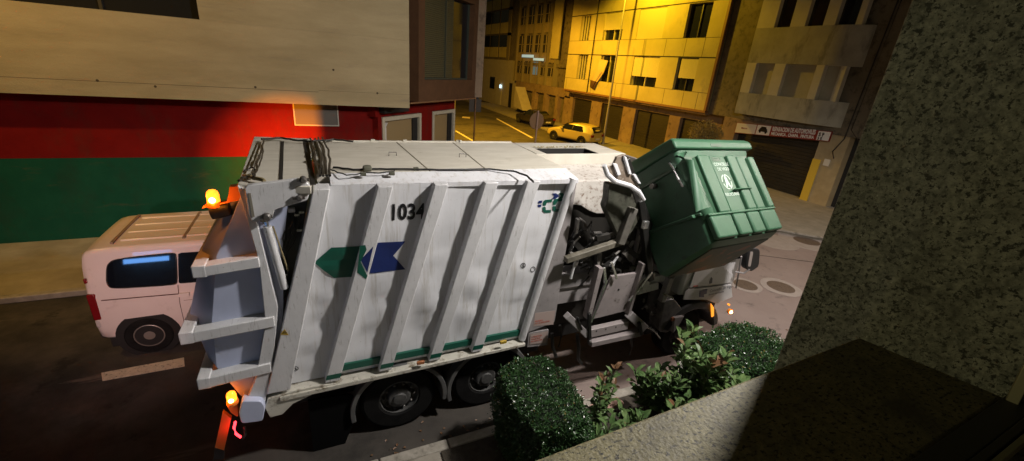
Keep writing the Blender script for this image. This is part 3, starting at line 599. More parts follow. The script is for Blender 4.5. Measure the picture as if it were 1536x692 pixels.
b = B(); prism(b, rounded([vside(*q) for q in ((267, 380), (390, 372), (396, 414), (268, 426))], .06), (0, .03, 0)); obj('side_window', b, vglass, vn)
b = B(); q0, q1 = [Vector((v.x, v.y-.004, v.z)) for v in (vside(152, 451), vside(268, 441))]; bar(b, q0, q1, .012, .01); q = [Vector((at(px_, py_, 1, VY-hw*.998).x, VY-hw-.002, at(px_, py_, 1, VY-hw).z)) for px_, py_ in ((267, 428), (270, 455), (278, 490))]
for i in range(2): bar(b, q[i], q[i+1], .008, .008)
obj('panel_gap', b, mat('gap_brown', (.10, .05, .04), .8), vn)
b = B(); prism(b, rounded([vside(*q) for q in ((268, 440), (284, 438), (284, 443), (268, 445))], .2), (0, -.03, 0)); obj('door_handle', b, vanw, vn)
b = B()
for z in (.62, .92): tube(b, [(-2.2, VY-hw-.008, z), (.6, VY-hw-.008, z)], .006, 5)
each('body_crease', b, mat('van_crease', (.42, .32, .28), .5), vn)
b = B(); box(b, -2.25, .5, VY-hw-.02, VY-hw+.02, .40, .50); obj('side_moulding', b, mat('van_bumper', (.06, .05, .045), .6), vn, bev=.01)
b = B(); box(b, -3.425, -3.41, VY-.26, VY+.26, .42, .53); obj('number_plate', b, signw, vn)
b = B(); prism(b, rounded([Vector((-3.41, y_, z_)) for y_, z_ in ((VY-.7, 1.25), (VY+.7, 1.25), (VY+.66, 1.72), (VY-.66, 1.72))], .1), (.03, 0, 0)); obj('rear_window', b, glass, vn)
b = B()   # raised roof ribs
for i in range(4): yy = VY-.52+i*.35; box(b, -2.95, .2, yy-.05, yy+.05, 1.89, 1.928)
ro = each('roof_rib', b, vanw, vn, bev=.02)
b = B()
for x in (-3.02, -2.1, -1.2, -.3): box(b, x-.02, x+.02, VY-.66, VY+.66, 1.90, 1.93)
each('roof_seam', b, mat('van_roof_seam', (.25, .17, .12), .6), vn)
b = B(); revolve(b, (-2.76, VY-hw-.004, .36), (0, 1, 0), [(.43, 0), (.43, .06), (.38, .12)], 36); obj('wheel_arch', b, darkm, vn)
wheel(vn, -2.76, VY-hw+.085, .34, .22, .21, rimm=mat('steel_rim', (.28, .25, .22), .4, .4)); wheel(vn, .95, VY-hw+.085, .34, .22, .21); wheel(vn, -2.76, VY+hw-.12, .34, .22, .21, side=1); wheel(vn, .95, VY+hw-.12, .34, .22, .21, side=1)
b = B(); p = [Vector((-3.365, VY-hw*.9, z)) for z in (.75, 1.18)]; box(b, -3.39, -3.28, VY-hw+.0, VY-hw+.12, .74, 1.2); obj('tail_light', b, redlens0, vn, bev=.02)
b = B(); box(b, -3.385, -3.3, VY-hw+.01, VY-hw+.1, .60, .73); obj('tail_light', b, mat('clear_lens', (.5, .45, .42), .2), vn, bev=.02)
b = B(); box(b, -3.41, -3.26, VY-.86, VY+.86, .34, .60); obj('rear_bumper', b, mat('van_bumper', (.06, .05, .045), .6), vn, bev=.04)
b = B(); box(b, -3.375, -3.34, VY-hw+.03, VY-hw+.07, 1.38, 1.46); obj('tail_light', b, redlens0, vn, bev=.01)
b = B(); box(b, -3.3, 1.8, VY-.85, VY+.85, .16, .40); obj('underbody', b, darkm, vn)
# --- parked cars
def car(name, label, cx, cy, ang, paint, est, L=4.2, estate=True, group='cars parked along the side street', lit=False):
    e = empty(name, (0, 0, 0), label, 'car', group)
    h = L/2; zt = 1.46
    if estate: st = [(-h, .45, .75, .95, .70, .6), (-h+.04, .3, .85, 1.12, .80, .58), (-h+.35, .25, .93, 1.38, .86, .58), (-h+.8, .24, .93, zt, .87, .6), (-h+1.6, .24, .93, zt+.02, .88, .62), (-h+2.3, .24, .92, zt-.05, .88, .62), (-h+2.95, .24, .9, 1.05, .87, .68), (h-.5, .25, .82, .92, .84, .6), (h-.08, .3, .68, .76, .74, .5), (h, .38, .6, .66, .6, .4)]
    else: st = [(-h, .45, .75, .85, .72, .6), (-h+.05, .3, .88, .96, .8, .6), (-h+.6, .25, .93, 1.02, .86, .62), (-h+1.15, .24, .93, 1.36, .87, .56), (-h+1.9, .24, .93, 1.42, .88, .58), (-h+2.5, .24, .92, 1.36, .88, .6), (-h+3.1, .24, .9, 1.0, .87, .68), (h-.5, .25, .82, .9, .84, .6), (h-.08, .3, .68, .76, .74, .5), (h, .38, .6, .66, .6, .4)]
    b = B(); loft(b, carbody(st)); bo = obj('body', b, paint, e); bo.modifiers.new('s', 'SUBSURF').render_levels = 2; bo.modifiers['s'].levels = 2
    for s in (-1, 1):
        y = lambda z, s=s: s*(.872-(z-.93)*.42+.004)
        rear = -h+.5 if estate else -h+1.0
        w = [(rear+.25, .97), (-h+2.85, .97), (-h+2.35, 1.33), (rear+.5, 1.34)]
        b = B(); prism(b, rounded([Vector((x, y(z), z)) for x, z in w], .12), (0, -s*.05, 0)); wo = obj('side_window', b, glass, e)
        b = B(); xm = -h+1.75; bar(b, (xm, y(.97)+s*.004, .97), (xm-.04, y(1.33)+s*.004, 1.33), .06, .01); obj('pillar', b, blackp, wo)
        b = B(); box(b, -h+2.55, -h+2.75, s*.88, s*1.02, .95, 1.07); obj('mirror', b, paint, e, bev=.03)
    b = B()
    xr0, xr1 = (-h-.0, -h+.33) if estate else (-h+.62, -h+1.08)
    prism(b, rounded([Vector(v) for v in ((xr0+.02, -.56, .98), (xr0+.02, .56, .98), (xr1, .46, 1.35), (xr1, -.46, 1.35))], .12), (-.04, 0, .02)); obj('rear_window', b, glass, e)
    b = B(); prism(b, rounded([Vector(v) for v in ((-h+3.0, -.62, .98), (-h+3.0, .62, .98), (-h+2.4, .52, 1.35), (-h+2.4, -.52, 1.35))], .12), (.05, 0, .03)); obj('windscreen', b, glass, e)
    for s in (-1, 1):
        b = B(); box(b, -h-.03, -h+.12, s*.52, s*.78, .68, .86); obj('tail_light', b, redlens0, e, bev=.02)
        b = B(); box(b, h-.16, h+.0, s*.45, s*.68, .55, .66); obj('headlight', b, chrome, e, bev=.02)
    b = B(); box(b, -h-.035, -h+.0, -.26, .26, .48, .60); obj('number_plate', b, signw, e)
    for x in (-h+.8, h-.85):
        for s in (-1, 1):
            b = B(); revolve(b, (x, s*.885, .33), (0, 1, 0), [(.38, -.01), (.38, .01)], 28); obj('wheel_arch', b, darkm, e)
            wheel(e, x, s*.81, .31, .2, .2, side=s, rimm=chrome)
    e.location = (cx, cy, 0); e.rotation_euler = (0, 0, ang)
    return e
car('parked_car', 'light estate car lit yellow, parked nearest the junction behind the round sign', 17.9, 27.6, R(112), carY, 1)
car('parked_car', 'dark saloon car parked beyond the light estate car in the side street', 18.9, 36.2, R(97), carK, 0, L=4.5, estate=False)

# ================================================================== REFUSE TRUCK
tk = empty('refuse_truck', (1.5, 5.8, 0), 'white side-loading refuse truck with slanted ribs lifting a green container', 'truck')
YS, YP, YFAR, ZT = 4.62, 4.755, 6.95, 3.72
RIB = [(-.05, .11, -.75, -.50, 0), (.60, .76, -.12, .05, 1), (1.23, 1.39, .52, .68, 1), (1.85, 2.02, 1.17, 1.32, 1), (2.42, 2.60, 1.78, 1.93, 1), (3.05, 3.18, 2.54, 2.64, 2)]
def ex(t0, b0, z): return b0+(t0-b0)*(z-1.2)/(3.7-1.2)
# body shell
b = B(); prism(b, [(-.70, YP+.03, 1.12), (2.62, YP+.03, 1.12), (3.18, YP+.03, 3.62), (-.0, YP+.03, 3.62)], (0, YFAR-YP-.03, 0))
body = obj('body', b, white, tk)
# dented side panels between ribs
def panel_y(x, z):
    for i in range(5):
        r0, r1 = RIB[i], RIB[i+1]; xa, xb = ex(r0[1], r0[3], z)-.02, ex(r1[0], r1[2], z)+.02
        if xa <= x <= xb or i == 4:
            t = min(max((x-xa)/(xb-xa), 0), 1); v = min(max((z-1.19)/2.465, 0), 1)
            m_ = math.sin(math.pi*t)*math.sin(math.pi*v); dz = noise.noise(Vector((x*1.5, i*3.1, z*2.3)))*.085+noise.noise(Vector((x*3, i*2, z*8)))*.045
            return YP-.012+dz*m_*(.4+1.0*max(0, 1-abs(z-1.75)/.7))
def conform(o, d=.008):
    b = bmesh.new(); b.from_mesh(o.data); lo = min(v.co.y for v in b.verts)
    xs = [v.co.x for v in b.verts]; zs = [v.co.z for v in b.verts]
    for k in range(1, 40):
        x = min(xs)+k*.06
        if x < max(xs): bmesh.ops.bisect_plane(b, geom=b.verts[:]+b.edges[:]+b.faces[:], plane_co=(x, 0, 0), plane_no=(1, 0, 0))
        z = min(zs)+k*.06
        if z < max(zs): bmesh.ops.bisect_plane(b, geom=b.verts[:]+b.edges[:]+b.faces[:], plane_co=(0, 0, z), plane_no=(0, 0, 1))
    for v in b.verts: v.co.y = panel_y(v.co.x, v.co.z)-d+(v.co.y-lo)*.3
    b.to_mesh(o.data); b.free(); return o
for i in range(5):
    r0, r1 = RIB[i], RIB[i+1]; b = B(); nu, nv = 12, 30; g = []
    for v in range(nv+1):
        z = 1.19+(3.655-1.19)*v/nv; xa, xb = ex(r0[1], r0[3], z)-.02, ex(r1[0], r1[2], z)+.02; row = []
        for u in range(nu+1):
            t = u/nu; x = xa+(xb-xa)*t
            row.append(b.verts.new((x, panel_y(x+(1e-5 if u == 0 else -1e-5), z), z)))
        g.append(row)
    for v in range(nv):
        for u in range(nu): b.faces.new((g[v][u], g[v][u+1], g[v+1][u+1], g[v+1][u]))
    obj('side_panel', b, white, tk)
    if i: # green stripe on the panel
        b = B(); z0, z1 = 1.255, 1.345; prism(b, [(ex(r0[1], r0[3], z0)+.005, YP-.05, z0), (ex(r1[0], r1[2], z0)-.005, YP-.05, z0), (ex(r1[0], r1[2], z1)-.005, YP-.05, z1), (ex(r0[1], r0[3], z1)+.005, YP-.05, z1)], (0, .04, 0)); obj('green_stripe', b, dgreen, tk)
for (a, c, d_, e_, k_) in RIB:
    b = B()
    if k_ == 0: prism(b, [(d_, YS, 1.2), (e_, YS, 1.2), (c, YS, 3.66), (a, YS, 3.66)], (0, .22, 0)); obj('rear_post', b, ribw, tk, bev=.012); continue
    if k_ == 2:
        b = B(); tube(b, [((d_+e_)/2, YS+.06, 1.2), ((a+c)/2, YS+.06, 3.66)], .055, 14); obj('front_tube', b, ribw, tk)
        b = B(); prism(b, rounded([(e_-.02, YS+.07, 1.28), (3.14, YS+.07, 1.38), (3.19, YS+.07, 3.62), (c-.03, YS+.07, 3.62)], .04, 3), (0, .05, 0)); obj('front_side_plate', b, greyw, tk, bev=.006); continue
    # hat section, top corner tapered into the roof rail
    sec = lambda z, xl, xr: [(xl, YP+.02, z), (xl, YS, z), (xr, YS, z), (xr, YP+.02, z)]
    zz = [1.19, 1.3, 2.0, 2.8, 3.4, 3.66]; secs = []
    for z in zz: xl, xr = ex(a, d_, z), ex(c, e_, z); secs.append(sec(z, xl, xr))
    loft(b, secs); obj('side_rib', b, ribw, tk, bev=.008)
    b = B(); z0, z1 = 1.235, 1.30; prism(b, [(ex(a, d_, z0), YS-.003, z0), (ex(c, e_, z0), YS-.003, z0), (ex(c, e_, z1), YS-.003, z1), (ex(a, d_, z1), YS-.003, z1)], (0, .002, 0)); obj('green_stripe', b, dgreen, tk, smooth=False)
# roof
b = B(); prism(b, [(-.02, 5.02, ZT), (3.19, 5.02, ZT), (3.24, YFAR, ZT), (-.05, YFAR, ZT)], (0, 0, -.1)); roof = obj('roof', b, roofw, tk, bev=.01)
b = B(); loft(b, [[(.12, 4.78, 3.655), (.12, 5.018, ZT), (.12, 5.018, 3.6), (.12, 4.78, 3.6)], [(3.19, 4.66, 3.655), (3.19, 5.018, ZT), (3.19, 5.018, 3.6), (3.19, 4.66, 3.6)]]); obj('roof_rail', b, white, tk)
b = B()
for (pa, pb) in (((595, 214), (650, 262)), ((684, 217), (740, 262))):
    u, v_ = at(*pa, 2, ZT), at(*pb, 2, ZT); bar(b, (u.x, YFAR, ZT+.002), (v_.x, 5.02, ZT+.002), .014, .004, side=(0, 0, 1))
obj('seam', b, mat('seam_dirt', (.2, .17, .12), .8), roof)
b = B()
for px, py in ((589, 234), (694, 236)):
    p = at(px, py, 2, ZT); tube(b, [(p.x-.05, p.y, ZT), (p.x-.05, p.y, ZT+.05), (p.x+.05, p.y, ZT+.05), (p.x+.05, p.y, ZT)], .006, 6)
each('lifting_eye', b, steel, roof)
b = B()   # far rail bolts
for px in (608, 687, 690, 560): p = at(px, 214, 2, ZT); box(b, p.x-.03, p.x+.03, YFAR-.04, YFAR, ZT, ZT+.04)
box(b, .0, 3.2, YFAR-.03, YFAR+.01, ZT-.05, ZT+.02); obj('far_rail', b, roofw, roof)
# cable along the roof
def hose(b, pts, r=.012, z=ZT, jit=.02, n=6):
    P = []
    for i, q in enumerate(pts):
        p = at(q[0], q[1], 2, z) if len(q) == 2 else at(q[0], q[1], 2, q[2]); P.append(Vector((p.x, p.y, p.z+.015)))
    out = []
    for i in range(len(P)-1):
        for k in range(4):
            t = k/4; out.append(P[i].lerp(P[i+1], t)+Vector((random.uniform(-1, 1)*jit*.4, random.uniform(-1, 1)*jit*.4, random.uniform(0, 1)*jit)))
    out.append(P[-1]); tube(b, out, r, n)
b = B(); hose(b, [(500, 253), (530, 257), (560, 256), (600, 256), (660, 257), (735, 256), (770, 259), (790, 266), (800, 275)], .012, jit=.006); hose(b, [(495, 258), (520, 266), (545, 263), (590, 262), (592, 258)], .008); obj('roof_cable', b, blackp, roof)
b = B(); p = at(551, 257, 2, ZT); revolve(b, (p.x-.05, p.y, ZT+.03), (1, 0, 0), [(.02, 0), (.04, .01), (.045, .05), (.04, .09), (.02, .1)], 10)
for px, py in ((545, 264), (588, 263), (624, 256)): p = at(px, py, 2, ZT); box(b, p.x-.03, p.x+.03, p.y-.02, p.y+.02, ZT, ZT+.04)
obj('cable_joint', b, mat('joint_greygreen', (.10, .10, .07), .6), roof, bev=.005)
# tailgate
tg = empty('tailgate', (-.8, 5.8, 2.4), None, None); tg.parent = tk; tg.matrix_parent_inverse = basis(tk).inverted()
outer = [(-.70, 3.62), (-1.16, 2.96), (-1.39, 2.2), (-1.31, 1.6), (-1.12, 1.12)]
inner = [(-.70, 3.60), (-1.0, 2.96), (-1.15, 2.2), (-1.19, 1.62), (-1.02, 1.16)]
frontl = [(-.28, 3.62), (-.40, 2.96), (-.48, 2.2), (-.60, 1.6), (-.70, 1.12)]
bl = mixlayer(mat('tailgate_blue_grey_paint', (.46, .51, .68), .4, col2=(.54, .59, .77), nscale=2), (.36, .36, .40), 3, .6, .8)
b = B(); loft(b, [[(o[0], 4.98, o[1]), (i_[0], 4.74, i_[1]), (f_[0], 4.74, f_[1]), (f_[0], YFAR-.02, f_[1]), (i_[0], YFAR-.02, i_[1]), (o[0], YFAR-.25, o[1])] for o, i_, f_ in zip(outer, inner, frontl)]); obj('shell', b, bl, tg)
for (z0, z1, xr, xf) in ((2.80, 2.93, -1.20, -.62), (2.06, 2.20, -1.42, -.56), (1.46, 1.60, -1.36, -.66)):
    b = B(); zt, zb2 = z1, z0; prism(b, [(xf, 4.62, zb2+.04), (xr, 4.60, zb2), (xr, 4.60, zt-.02), (xf, 4.62, zt+.03)], (0, .14, 0)); prism(b, [(xr, 4.602, zb2), (xr+.12, 4.602, zb2), (xr+.12, 4.602, zt), (xr, 4.602, zt)], (0, YFAR-4.6, 0)); obj('cross_rib', b, ribw, tg, bev=.01)
b = B(); prism(b, Yp([(356, 279), (388, 392), (398, 484), (384, 566), (360, 625), (393, 632), (412, 521), (417, 462), (386, 335), (374, 290)], 4.64), (0, .09, 0)); obj('side_frame', b, ribw, tg, bev=.008)
b = B(); prism(b, rounded(Yp([(366, 279), (454, 268), (467, 281), (461, 301), (412, 315), (408, 329), (378, 333), (373, 322)], 4.56), .12, 3), (0, .07, 0)); obj('hinge_plate', b, ribw, tg, bev=.008)
b = B(); prism(b, Yp([(372, 290), (376, 290), (382, 325), (378, 327)], 4.555), (0, .004, 0)); obj('plate_mark', b, mat('plate_dirt', (.22, .2, .16), .6), tg, smooth=False)
b = B(); prism(b, Zp([(381, 205), (468, 208), (466, 280), (356, 277)], ZT-.002), (0, 0, -.08)); tt = obj('top_plate', b, roofw, tg, bev=.008)
b = B()
for q in ([(421, 212), (426, 212), (424, 271), (418, 271)], [(454, 209), (461, 209), (474, 277), (466, 277)]): prism(b, Zp(q, ZT+.003), (0, 0, -.004))
each('gap', b, darkm, tt, smooth=False)
b = B(); prism(b, Zp([(388, 212), (394, 212), (373, 266), (366, 266)], ZT+.02), (0, 0, -.018)); obj('channel', b, roofw, tt, bev=.004)
random.seed(3); b = B()
for k in range(4): hose(b, [(466+k*6, 210), (472+k*7, 228), (474+k*7, 246), (480+k*5, 266)], .014, ZT+.02, .02)
hose(b, [(393, 212), (420, 209), (440, 213), (470, 215), (500, 212), (530, 214)], .014, ZT+.02, .02); hose(b, [(395, 214), (392, 232), (386, 250), (382, 268)], .012, ZT+.02, .02); hose(b, [(396, 214), (394, 236), (388, 256), (378, 270)], .009, ZT+.02, .02)
hose(b, [(366, 262), (374, 256), (384, 258), (380, 270)], .008, ZT+.02, .03); hose(b, [(470, 228), (468, 240), (478, 250), (482, 262)], .01, ZT+.02, .04); hose(b, [(358, 275), (372, 268), (384, 271)], .014, ZT+.02, .02)
obj('hydraulic_hoses', b, grease, tt)
b = B(); hose(b, [(366, 266), (380, 270), (397, 274)], .02, ZT+.02, .01); obj('pale_hose', b, yhose, tt)
for q in ((378, 327), (383, 325), (448, 297), (445, 294)): pass
b = B()
for px, py, r in ((400, 325, .04), (449, 297, .03), (455, 270, .035)):
    p = at(px, py, 1, 4.55); revolve(b, p, (0, -1, 0), [(r, -.03), (r, .02), (r*.6, .04), (0, .04)], 12)
    box(b, p.x-.06, p.x+.05, 4.53, 4.56, p.z-.012, p.z+.015)
each('bolt', b, steel, tg)
b = B(); p, q = at(401, 340, 1, 4.68), at(427, 432, 1, 4.68); tube(b, [p, q], .042, 14); cy = obj('hydraulic_cylinder', b, ribw, tg)
b = B(); tube(b, [p+(p-q)*.15, p], .02, 10); revolve(b, p+(p-q)*.15, (0, 1, 0), [(.05, -.04), (.05, .04)], 14); obj('piston_rod', b, chrome, cy)
b = B(); tube(b, [p+Vector((.05, 0, 0)), q+Vector((.055, 0, .2))], .01, 6); obj('pipe', b, yhose, cy)
# dark machinery recess between tailgate and body
b = B(); prism(b, Yp([(405, 318), (462, 300), (445, 400), (425, 455), (416, 455), (400, 360)], 4.80), (0, .05, 0)); rc = obj('recess_plate', b, mat('recess_grey', (.05, .055, .05), .5, col2=(.08, .085, .08), nscale=4), tg)
b = B(); p = at(437, 315, 1, 4.78); box(b, p.x-.03, p.x+.035, 4.76, 4.80, p.z-.025, p.z+.02); obj('junction_box', b, signw, rc, bev=.004)
random.seed(11); b = B()
for k in range(9):
    pts = [at(452-k*2+random.uniform(-4, 4), 318+random.uniform(-4, 10), 1, 4.77), at(442-k*2+random.uniform(-5, 5), 350+random.uniform(-6, 10), 1, 4.74-.02*random.random()), at(424+random.uniform(-6, 12), 385+random.uniform(-6, 6), 1, 4.74), at(430+random.uniform(-5, 5), 436, 1, 4.77)]
    tube(b, [pts[0], pts[0].lerp(pts[1], .5)+Vector((random.uniform(-.03, .03), 0, 0)), pts[1], pts[1].lerp(pts[2], .5)+Vector((random.uniform(-.03, .03), 0, 0)), pts[2], pts[3]], .008, 5)
obj('hoses', b, grease, rc)
b = B()
for px, py in ((450, 345), (428, 412), (429, 424), (453, 318), (446, 322)): p = at(px, py, 1, 4.73); box(b, p.x-.03, p.x+.02, 4.71, 4.75, p.z-.012, p.z+.012)
each('fitting', b, chrome, rc)
# lower hinge block
b = B(); prism(b, rounded(Yp([(363, 602), (392, 602), (398, 612), (394, 632), (362, 636), (358, 620)], 4.56), .2, 3), (0, .2, 0)); obj('lower_hinge', b, bl, tg, bev=.01)
# sill
sillm = mixlayer(mat('sill_paint', (.50, .48, .42), .5, col2=(.62, .6, .52), nscale=6), (.16, .12, .07), 9, .52, .66)
b = B(); prism(b, [(-.62, 4.60, 1.07), (2.62, 4.60, 1.12), (2.62, 4.60, 1.17), (-.62, 4.60, 1.135)], (0, .3, 0)); obj('sill', b, sillm, tk, bev=.008)
b = B(); prism(b, Yp([(401, 600), (436, 588), (470, 580), (505, 575), (440, 606), (424, 622), (405, 627), (397, 612)], 4.62), (0, .25, 0)); obj('sill_bracket', b, sillm, tk, bev=.008)
b = B(); box(b, -.6, 3.0, 4.85, 5.6, .78, 1.10); box(b, -.5, 6.4, 5.3, 5.45, .6, .95); box(b, -.5, 6.4, 6.2, 6.35, .6, .95); ch = obj('chassis', b, darkm, tk)
b = B(); prism(b, Yp([(462, 602), (522, 592), (540, 600), (528, 640), (512, 680), (470, 678)], 4.75), (0, .03, 0)); obj('mudflap', b, mat('mudflap_rubber', (.004, .004, .004), .9, spec=.1), tk)
# wheels + fenders
fm = mat('fender_grey', (.10, .10, .10), .5, col2=(.14, .14, .135), nscale=5)
for cx in (.80, 2.1): wheel(tk, cx, 4.93, .53, .30, .28, kind='truck'); wheel(tk, cx, 6.72, .5, .3, .27, side=1, kind='truck', rim=False)
for cx, a0, a1 in ((.80, -10, 192), (2.12, 0, 196)):
    b = B(); arc = [R(a0+(a1-a0)*k/24) for k in range(25)]; ro_, ri_ = .66, .60
    loft(b, [[(cx+ro_*math.cos(t), 4.70, .5+ro_*math.sin(t)), (cx+ri_*math.cos(t), 4.70, .5+ri_*math.sin(t)), (cx+ri_*math.cos(t), 5.1, .5+ri_*math.sin(t)), (cx+ro_*math.cos(t), 5.1, .5+ro_*math.sin(t))] for t in arc]); obj('mudguard', b, fm, tk, bev=.008)
wheel(tk, 6.1, 4.93, .50, .3, .27, kind='truck'); wheel(tk, 6.1, 6.72, .5, .3, .27, side=1, kind='truck', rim=False)
# small side markers / hooks on sill
for px, py, m_ in ((631, 544, ambersm), (755, 513, warny)):
    p = at(px, py, 1, 4.58); b = B(); box(b, p.x-.05, p.x+.05, 4.565, 4.60, p.z-.025, p.z+.02); obj('side_marker', b, mat('dim_amber', (.35, .13, .05), .4) if m_ is ambersm else warny, tk, bev=.006)
# lettering and logos (on the recessed panels)
def panel_poly(pts, y, m, name, parent=tk, t=.003):
    b = B(); prism(b, Yp(pts, y), (0, t, 0)); return obj(name, b, m, parent, smooth=False)
YL = YP-.015
o_ = at(583, 330, 1, YL); conform(text('fleet_number', '1034', .27, o_, at(634, 328, 1, YL)-o_, (.0, 0, 1), blackink, tk, off=.007, sx=.78))
conform(panel_poly([(471, 394), (497, 371), (540, 369), (531, 415), (501, 417)], YL, dgreen, 'green_arrow_emblem')); panel_poly([(540, 369), (548, 368), (550, 375), (541, 393), (551, 414), (549, 419), (536, 409)], YS-.003, dgreen, 'green_arrow_tail')
panel_poly([(541, 390), (560, 370), (551, 409)], YS-.003, dblue, 'blue_arrow_tip'); conform(panel_poly([(552, 380), (566, 364), (608, 362), (590, 384), (608, 404), (554, 410), (545, 402)], YL, dblue, 'blue_arrow_emblem'))
lg = empty('company_logo', (0, 0, 0), None, None); lg.parent = tk; lg.matrix_parent_inverse = basis(tk).inverted()
def arcC(cx, cy, rx, ry, m, y=YL):
    b = B()
    for (a0, a1) in ((20, 170), (190, 340)):
        ar = [R(a0+(a1-a0)*k/8) for k in range(9)]; 
        pr = [(cx+rx*math.cos(t), cy-ry*math.sin(t)) for t in ar] + [(cx+(rx-2.8)*math.cos(t), cy-(ry-3)*math.sin(t)) for t in ar[::-1]]
        prism(b, Yp(pr, y), (0, .003, 0))
    return conform(obj('logo_letter', b, m, lg, smooth=False))
for x0, y0 in ((814, 300), (829, 298.5)):
    for q in ([(3.5, 0), (14.5, -.6), (13.5, 3.4), (6.5, 3.8), (4.6, 8.6), (.4, 8.6), (1, 3)], [(0, 10.6), (4.2, 10.6), (4.4, 15.2), (12.6, 15), (12, 19), (3, 19.4), (0, 16.5)]):
        conform(panel_poly([(x0+u, y0+v) for u, v in q], YL, dgreen, 'logo_letter', lg))
conform(panel_poly([(808, 301.5), (813.5, 301), (812.8, 305), (807, 305.4)], YL, dblue, 'logo_letter', lg)); conform(panel_poly([(807, 307.2), (812.4, 307), (811.8, 310.6), (806.6, 311)], YL, dblue, 'logo_letter', lg))
conform(panel_poly([(828, 290.4), (834, 290), (839, 294), (833, 298.4), (827.5, 298.6), (831.5, 294.4)], YL, dblue, 'logo_arrow', lg)); conform(panel_poly([(838, 290), (844, 289.6), (849, 293.6), (842, 298), (836.5, 298.2), (841.5, 294)], YL, dgreen, 'logo_arrow', lg))
def ring_mark(px, py, r, name='round_sticker', inner=True):
    c = at(px, py, 1, YL); b = B(); revolve(b, c, (0, 1, 0), [(r, 0), (r*.76, 0)], 24, caps=False); 
    if inner: box(b, c.x-r*.15, c.x+r*.15, YL, YL+.003, c.z-r*.5, c.z+r*.5); box(b, c.x+r*.16, c.x+r*.5, YL, YL+.003, c.z-r*.5, c.z-r*.2)
    conform(obj(name, b, blackink, tk, smooth=False))
ring_mark(784, 398, .04); ring_mark(799, 404, .043, inner=False); ring_mark(443, 553, .035)
c = at(784, 388, 1, YL); 
p = Yp([(420, 502), (427, 494), (433, 503)], YS-.003); b = B(); prism(b, p, (0, .002, 0)); wt = obj('warning_triangle', b, warny, tk, smooth=False)
b = B(); c = at(427, 499, 1, YS-.005); tube(b, [c+Vector((-.02, 0, -.01)), c+Vector((0, 0, .015)), c+Vector((.02, 0, -.008))], .004, 5); obj('symbol', b, blackink, wt)
for (q, lines) in (([(803, 470), (833, 466), (830, 487), (800, 490)], ('PELIGRO', 'NO ACERCARSE')), ([(796, 502), (822, 497), (820, 514), (794, 517)], ('ATENCION', 'MAQUINA', 'EN MARCHA'))):
    y_ = YS+.066; b = B(); prism(b, Yp(q, y_), (0, .002, 0)); lb_ = obj('warning_label', b, mat('label_ground', (.42, .33, .30), .5), tk, smooth=False)
    o_ = at(q[3][0]+2, q[3][1]-3, 1, y_-.002)
    for k, ln in enumerate(lines[::-1]): text('label_text', ln, .035, o_+Vector((0, 0, .04*k)), (1, 0, 0), (0, 0, 1), labelr, lb_, ext=.001)
b = B(); prism(b, Yp([(793, 500), (823, 495), (821, 518), (791, 521)], YS+.075), (0, .08, 0)); obj('label_box', b, greyw, tk)
# beacons
def beacon(px, py, y, r, h, name='beacon', lit=True):
    p = at(px, py, 1, y); b = B(); z0 = p.z-h/2
    revolve(b, (p.x, p.y, z0), (0, 0, 1), [(r, 0), (r, h*.55), (r*.85, h*.85), (r*.5, h), (0, h*1.03)], 20); o = obj(name, b, amberm, tk)
    b = B(); revolve(b, (p.x, p.y-r*1.02, z0+h*.25), (0, -1, 0), [(r*.55, 0), (r*.5, .01), (0, .014)], 12); obj('bulb', b, amberhot, o)
    b = B(); revolve(b, (p.x, p.y, z0-.05), (0, 0, 1), [(r*1.25, 0), (r*1.25, .03), (r, .05)], 20); obj('base', b, orangem, o); return p
p = beacon(319, 294, 4.85, .055, .12)
lamp('beacon_light', (p.x, p.y-.14, p.z), 2.2, AMB, radius=.03); lamp('beacon_back_light', (p.x-.14, p.y, p.z), 2, AMB, radius=.03)
b = B(); tube(b, [(p.x-.04, p.y+.02, p.z-.16), (p.x+.12, p.y+.02, p.z-.14)], [.09, .08], 14); obj('work_lamp', b, blackp, tk)
b = B(); prism(b, [(p.x-.1, p.y-.05, p.z-.11), (p.x+.34, p.y-.05, p.z-.02), (p.x+.36, p.y-.05, p.z+.12), (p.x+.16, p.y-.05, p.z+.10), (p.x+.12, p.y-.05, p.z-.06)], (0, .09, 0)); obj('beacon_bracket', b, orangem, tk, bev=.006)
p = beacon(347, 594, 4.66, .05, .11)
lamp('lower_beacon_light', (p.x-.12, p.y-.05, p.z-.02), 1.4, AMB, radius=.03)
b = B(); prism(b, rounded(Yp([(339, 608), (356, 606), (358, 627), (346, 620)], 4.66), .3, 3), (0, .06, 0)); obj('beacon_bracket', b, orangem, tk, bev=.005)
b = B(); prism(b, Yp([(334, 618), (347, 628), (336, 676), (322, 672)], 4.7), (0, .05, 0)); obj('marker_board', b, orangem, tk, bev=.004)
b = B(); prism(b, Yp([(322, 672), (336, 676), (336, 690), (320, 690)], 4.7), (0, .05, 0)); obj('marker_flap', b, blackp, tk)
b = B(); tube(b, Yp([(353, 633), (351, 642), (354, 651), (361, 656)], 4.62), .014, 8); obj('tail_light', b, redlens, tk)
lamp('tail_light_glow', at(345, 650, 1, 4.6), .35, (1, .05, .06), radius=.03)
b = B(); tube(b, Yp([(366, 640), (368, 652), (364, 658)], 4.65), .016, 8); obj('hose', b, grease, tk)
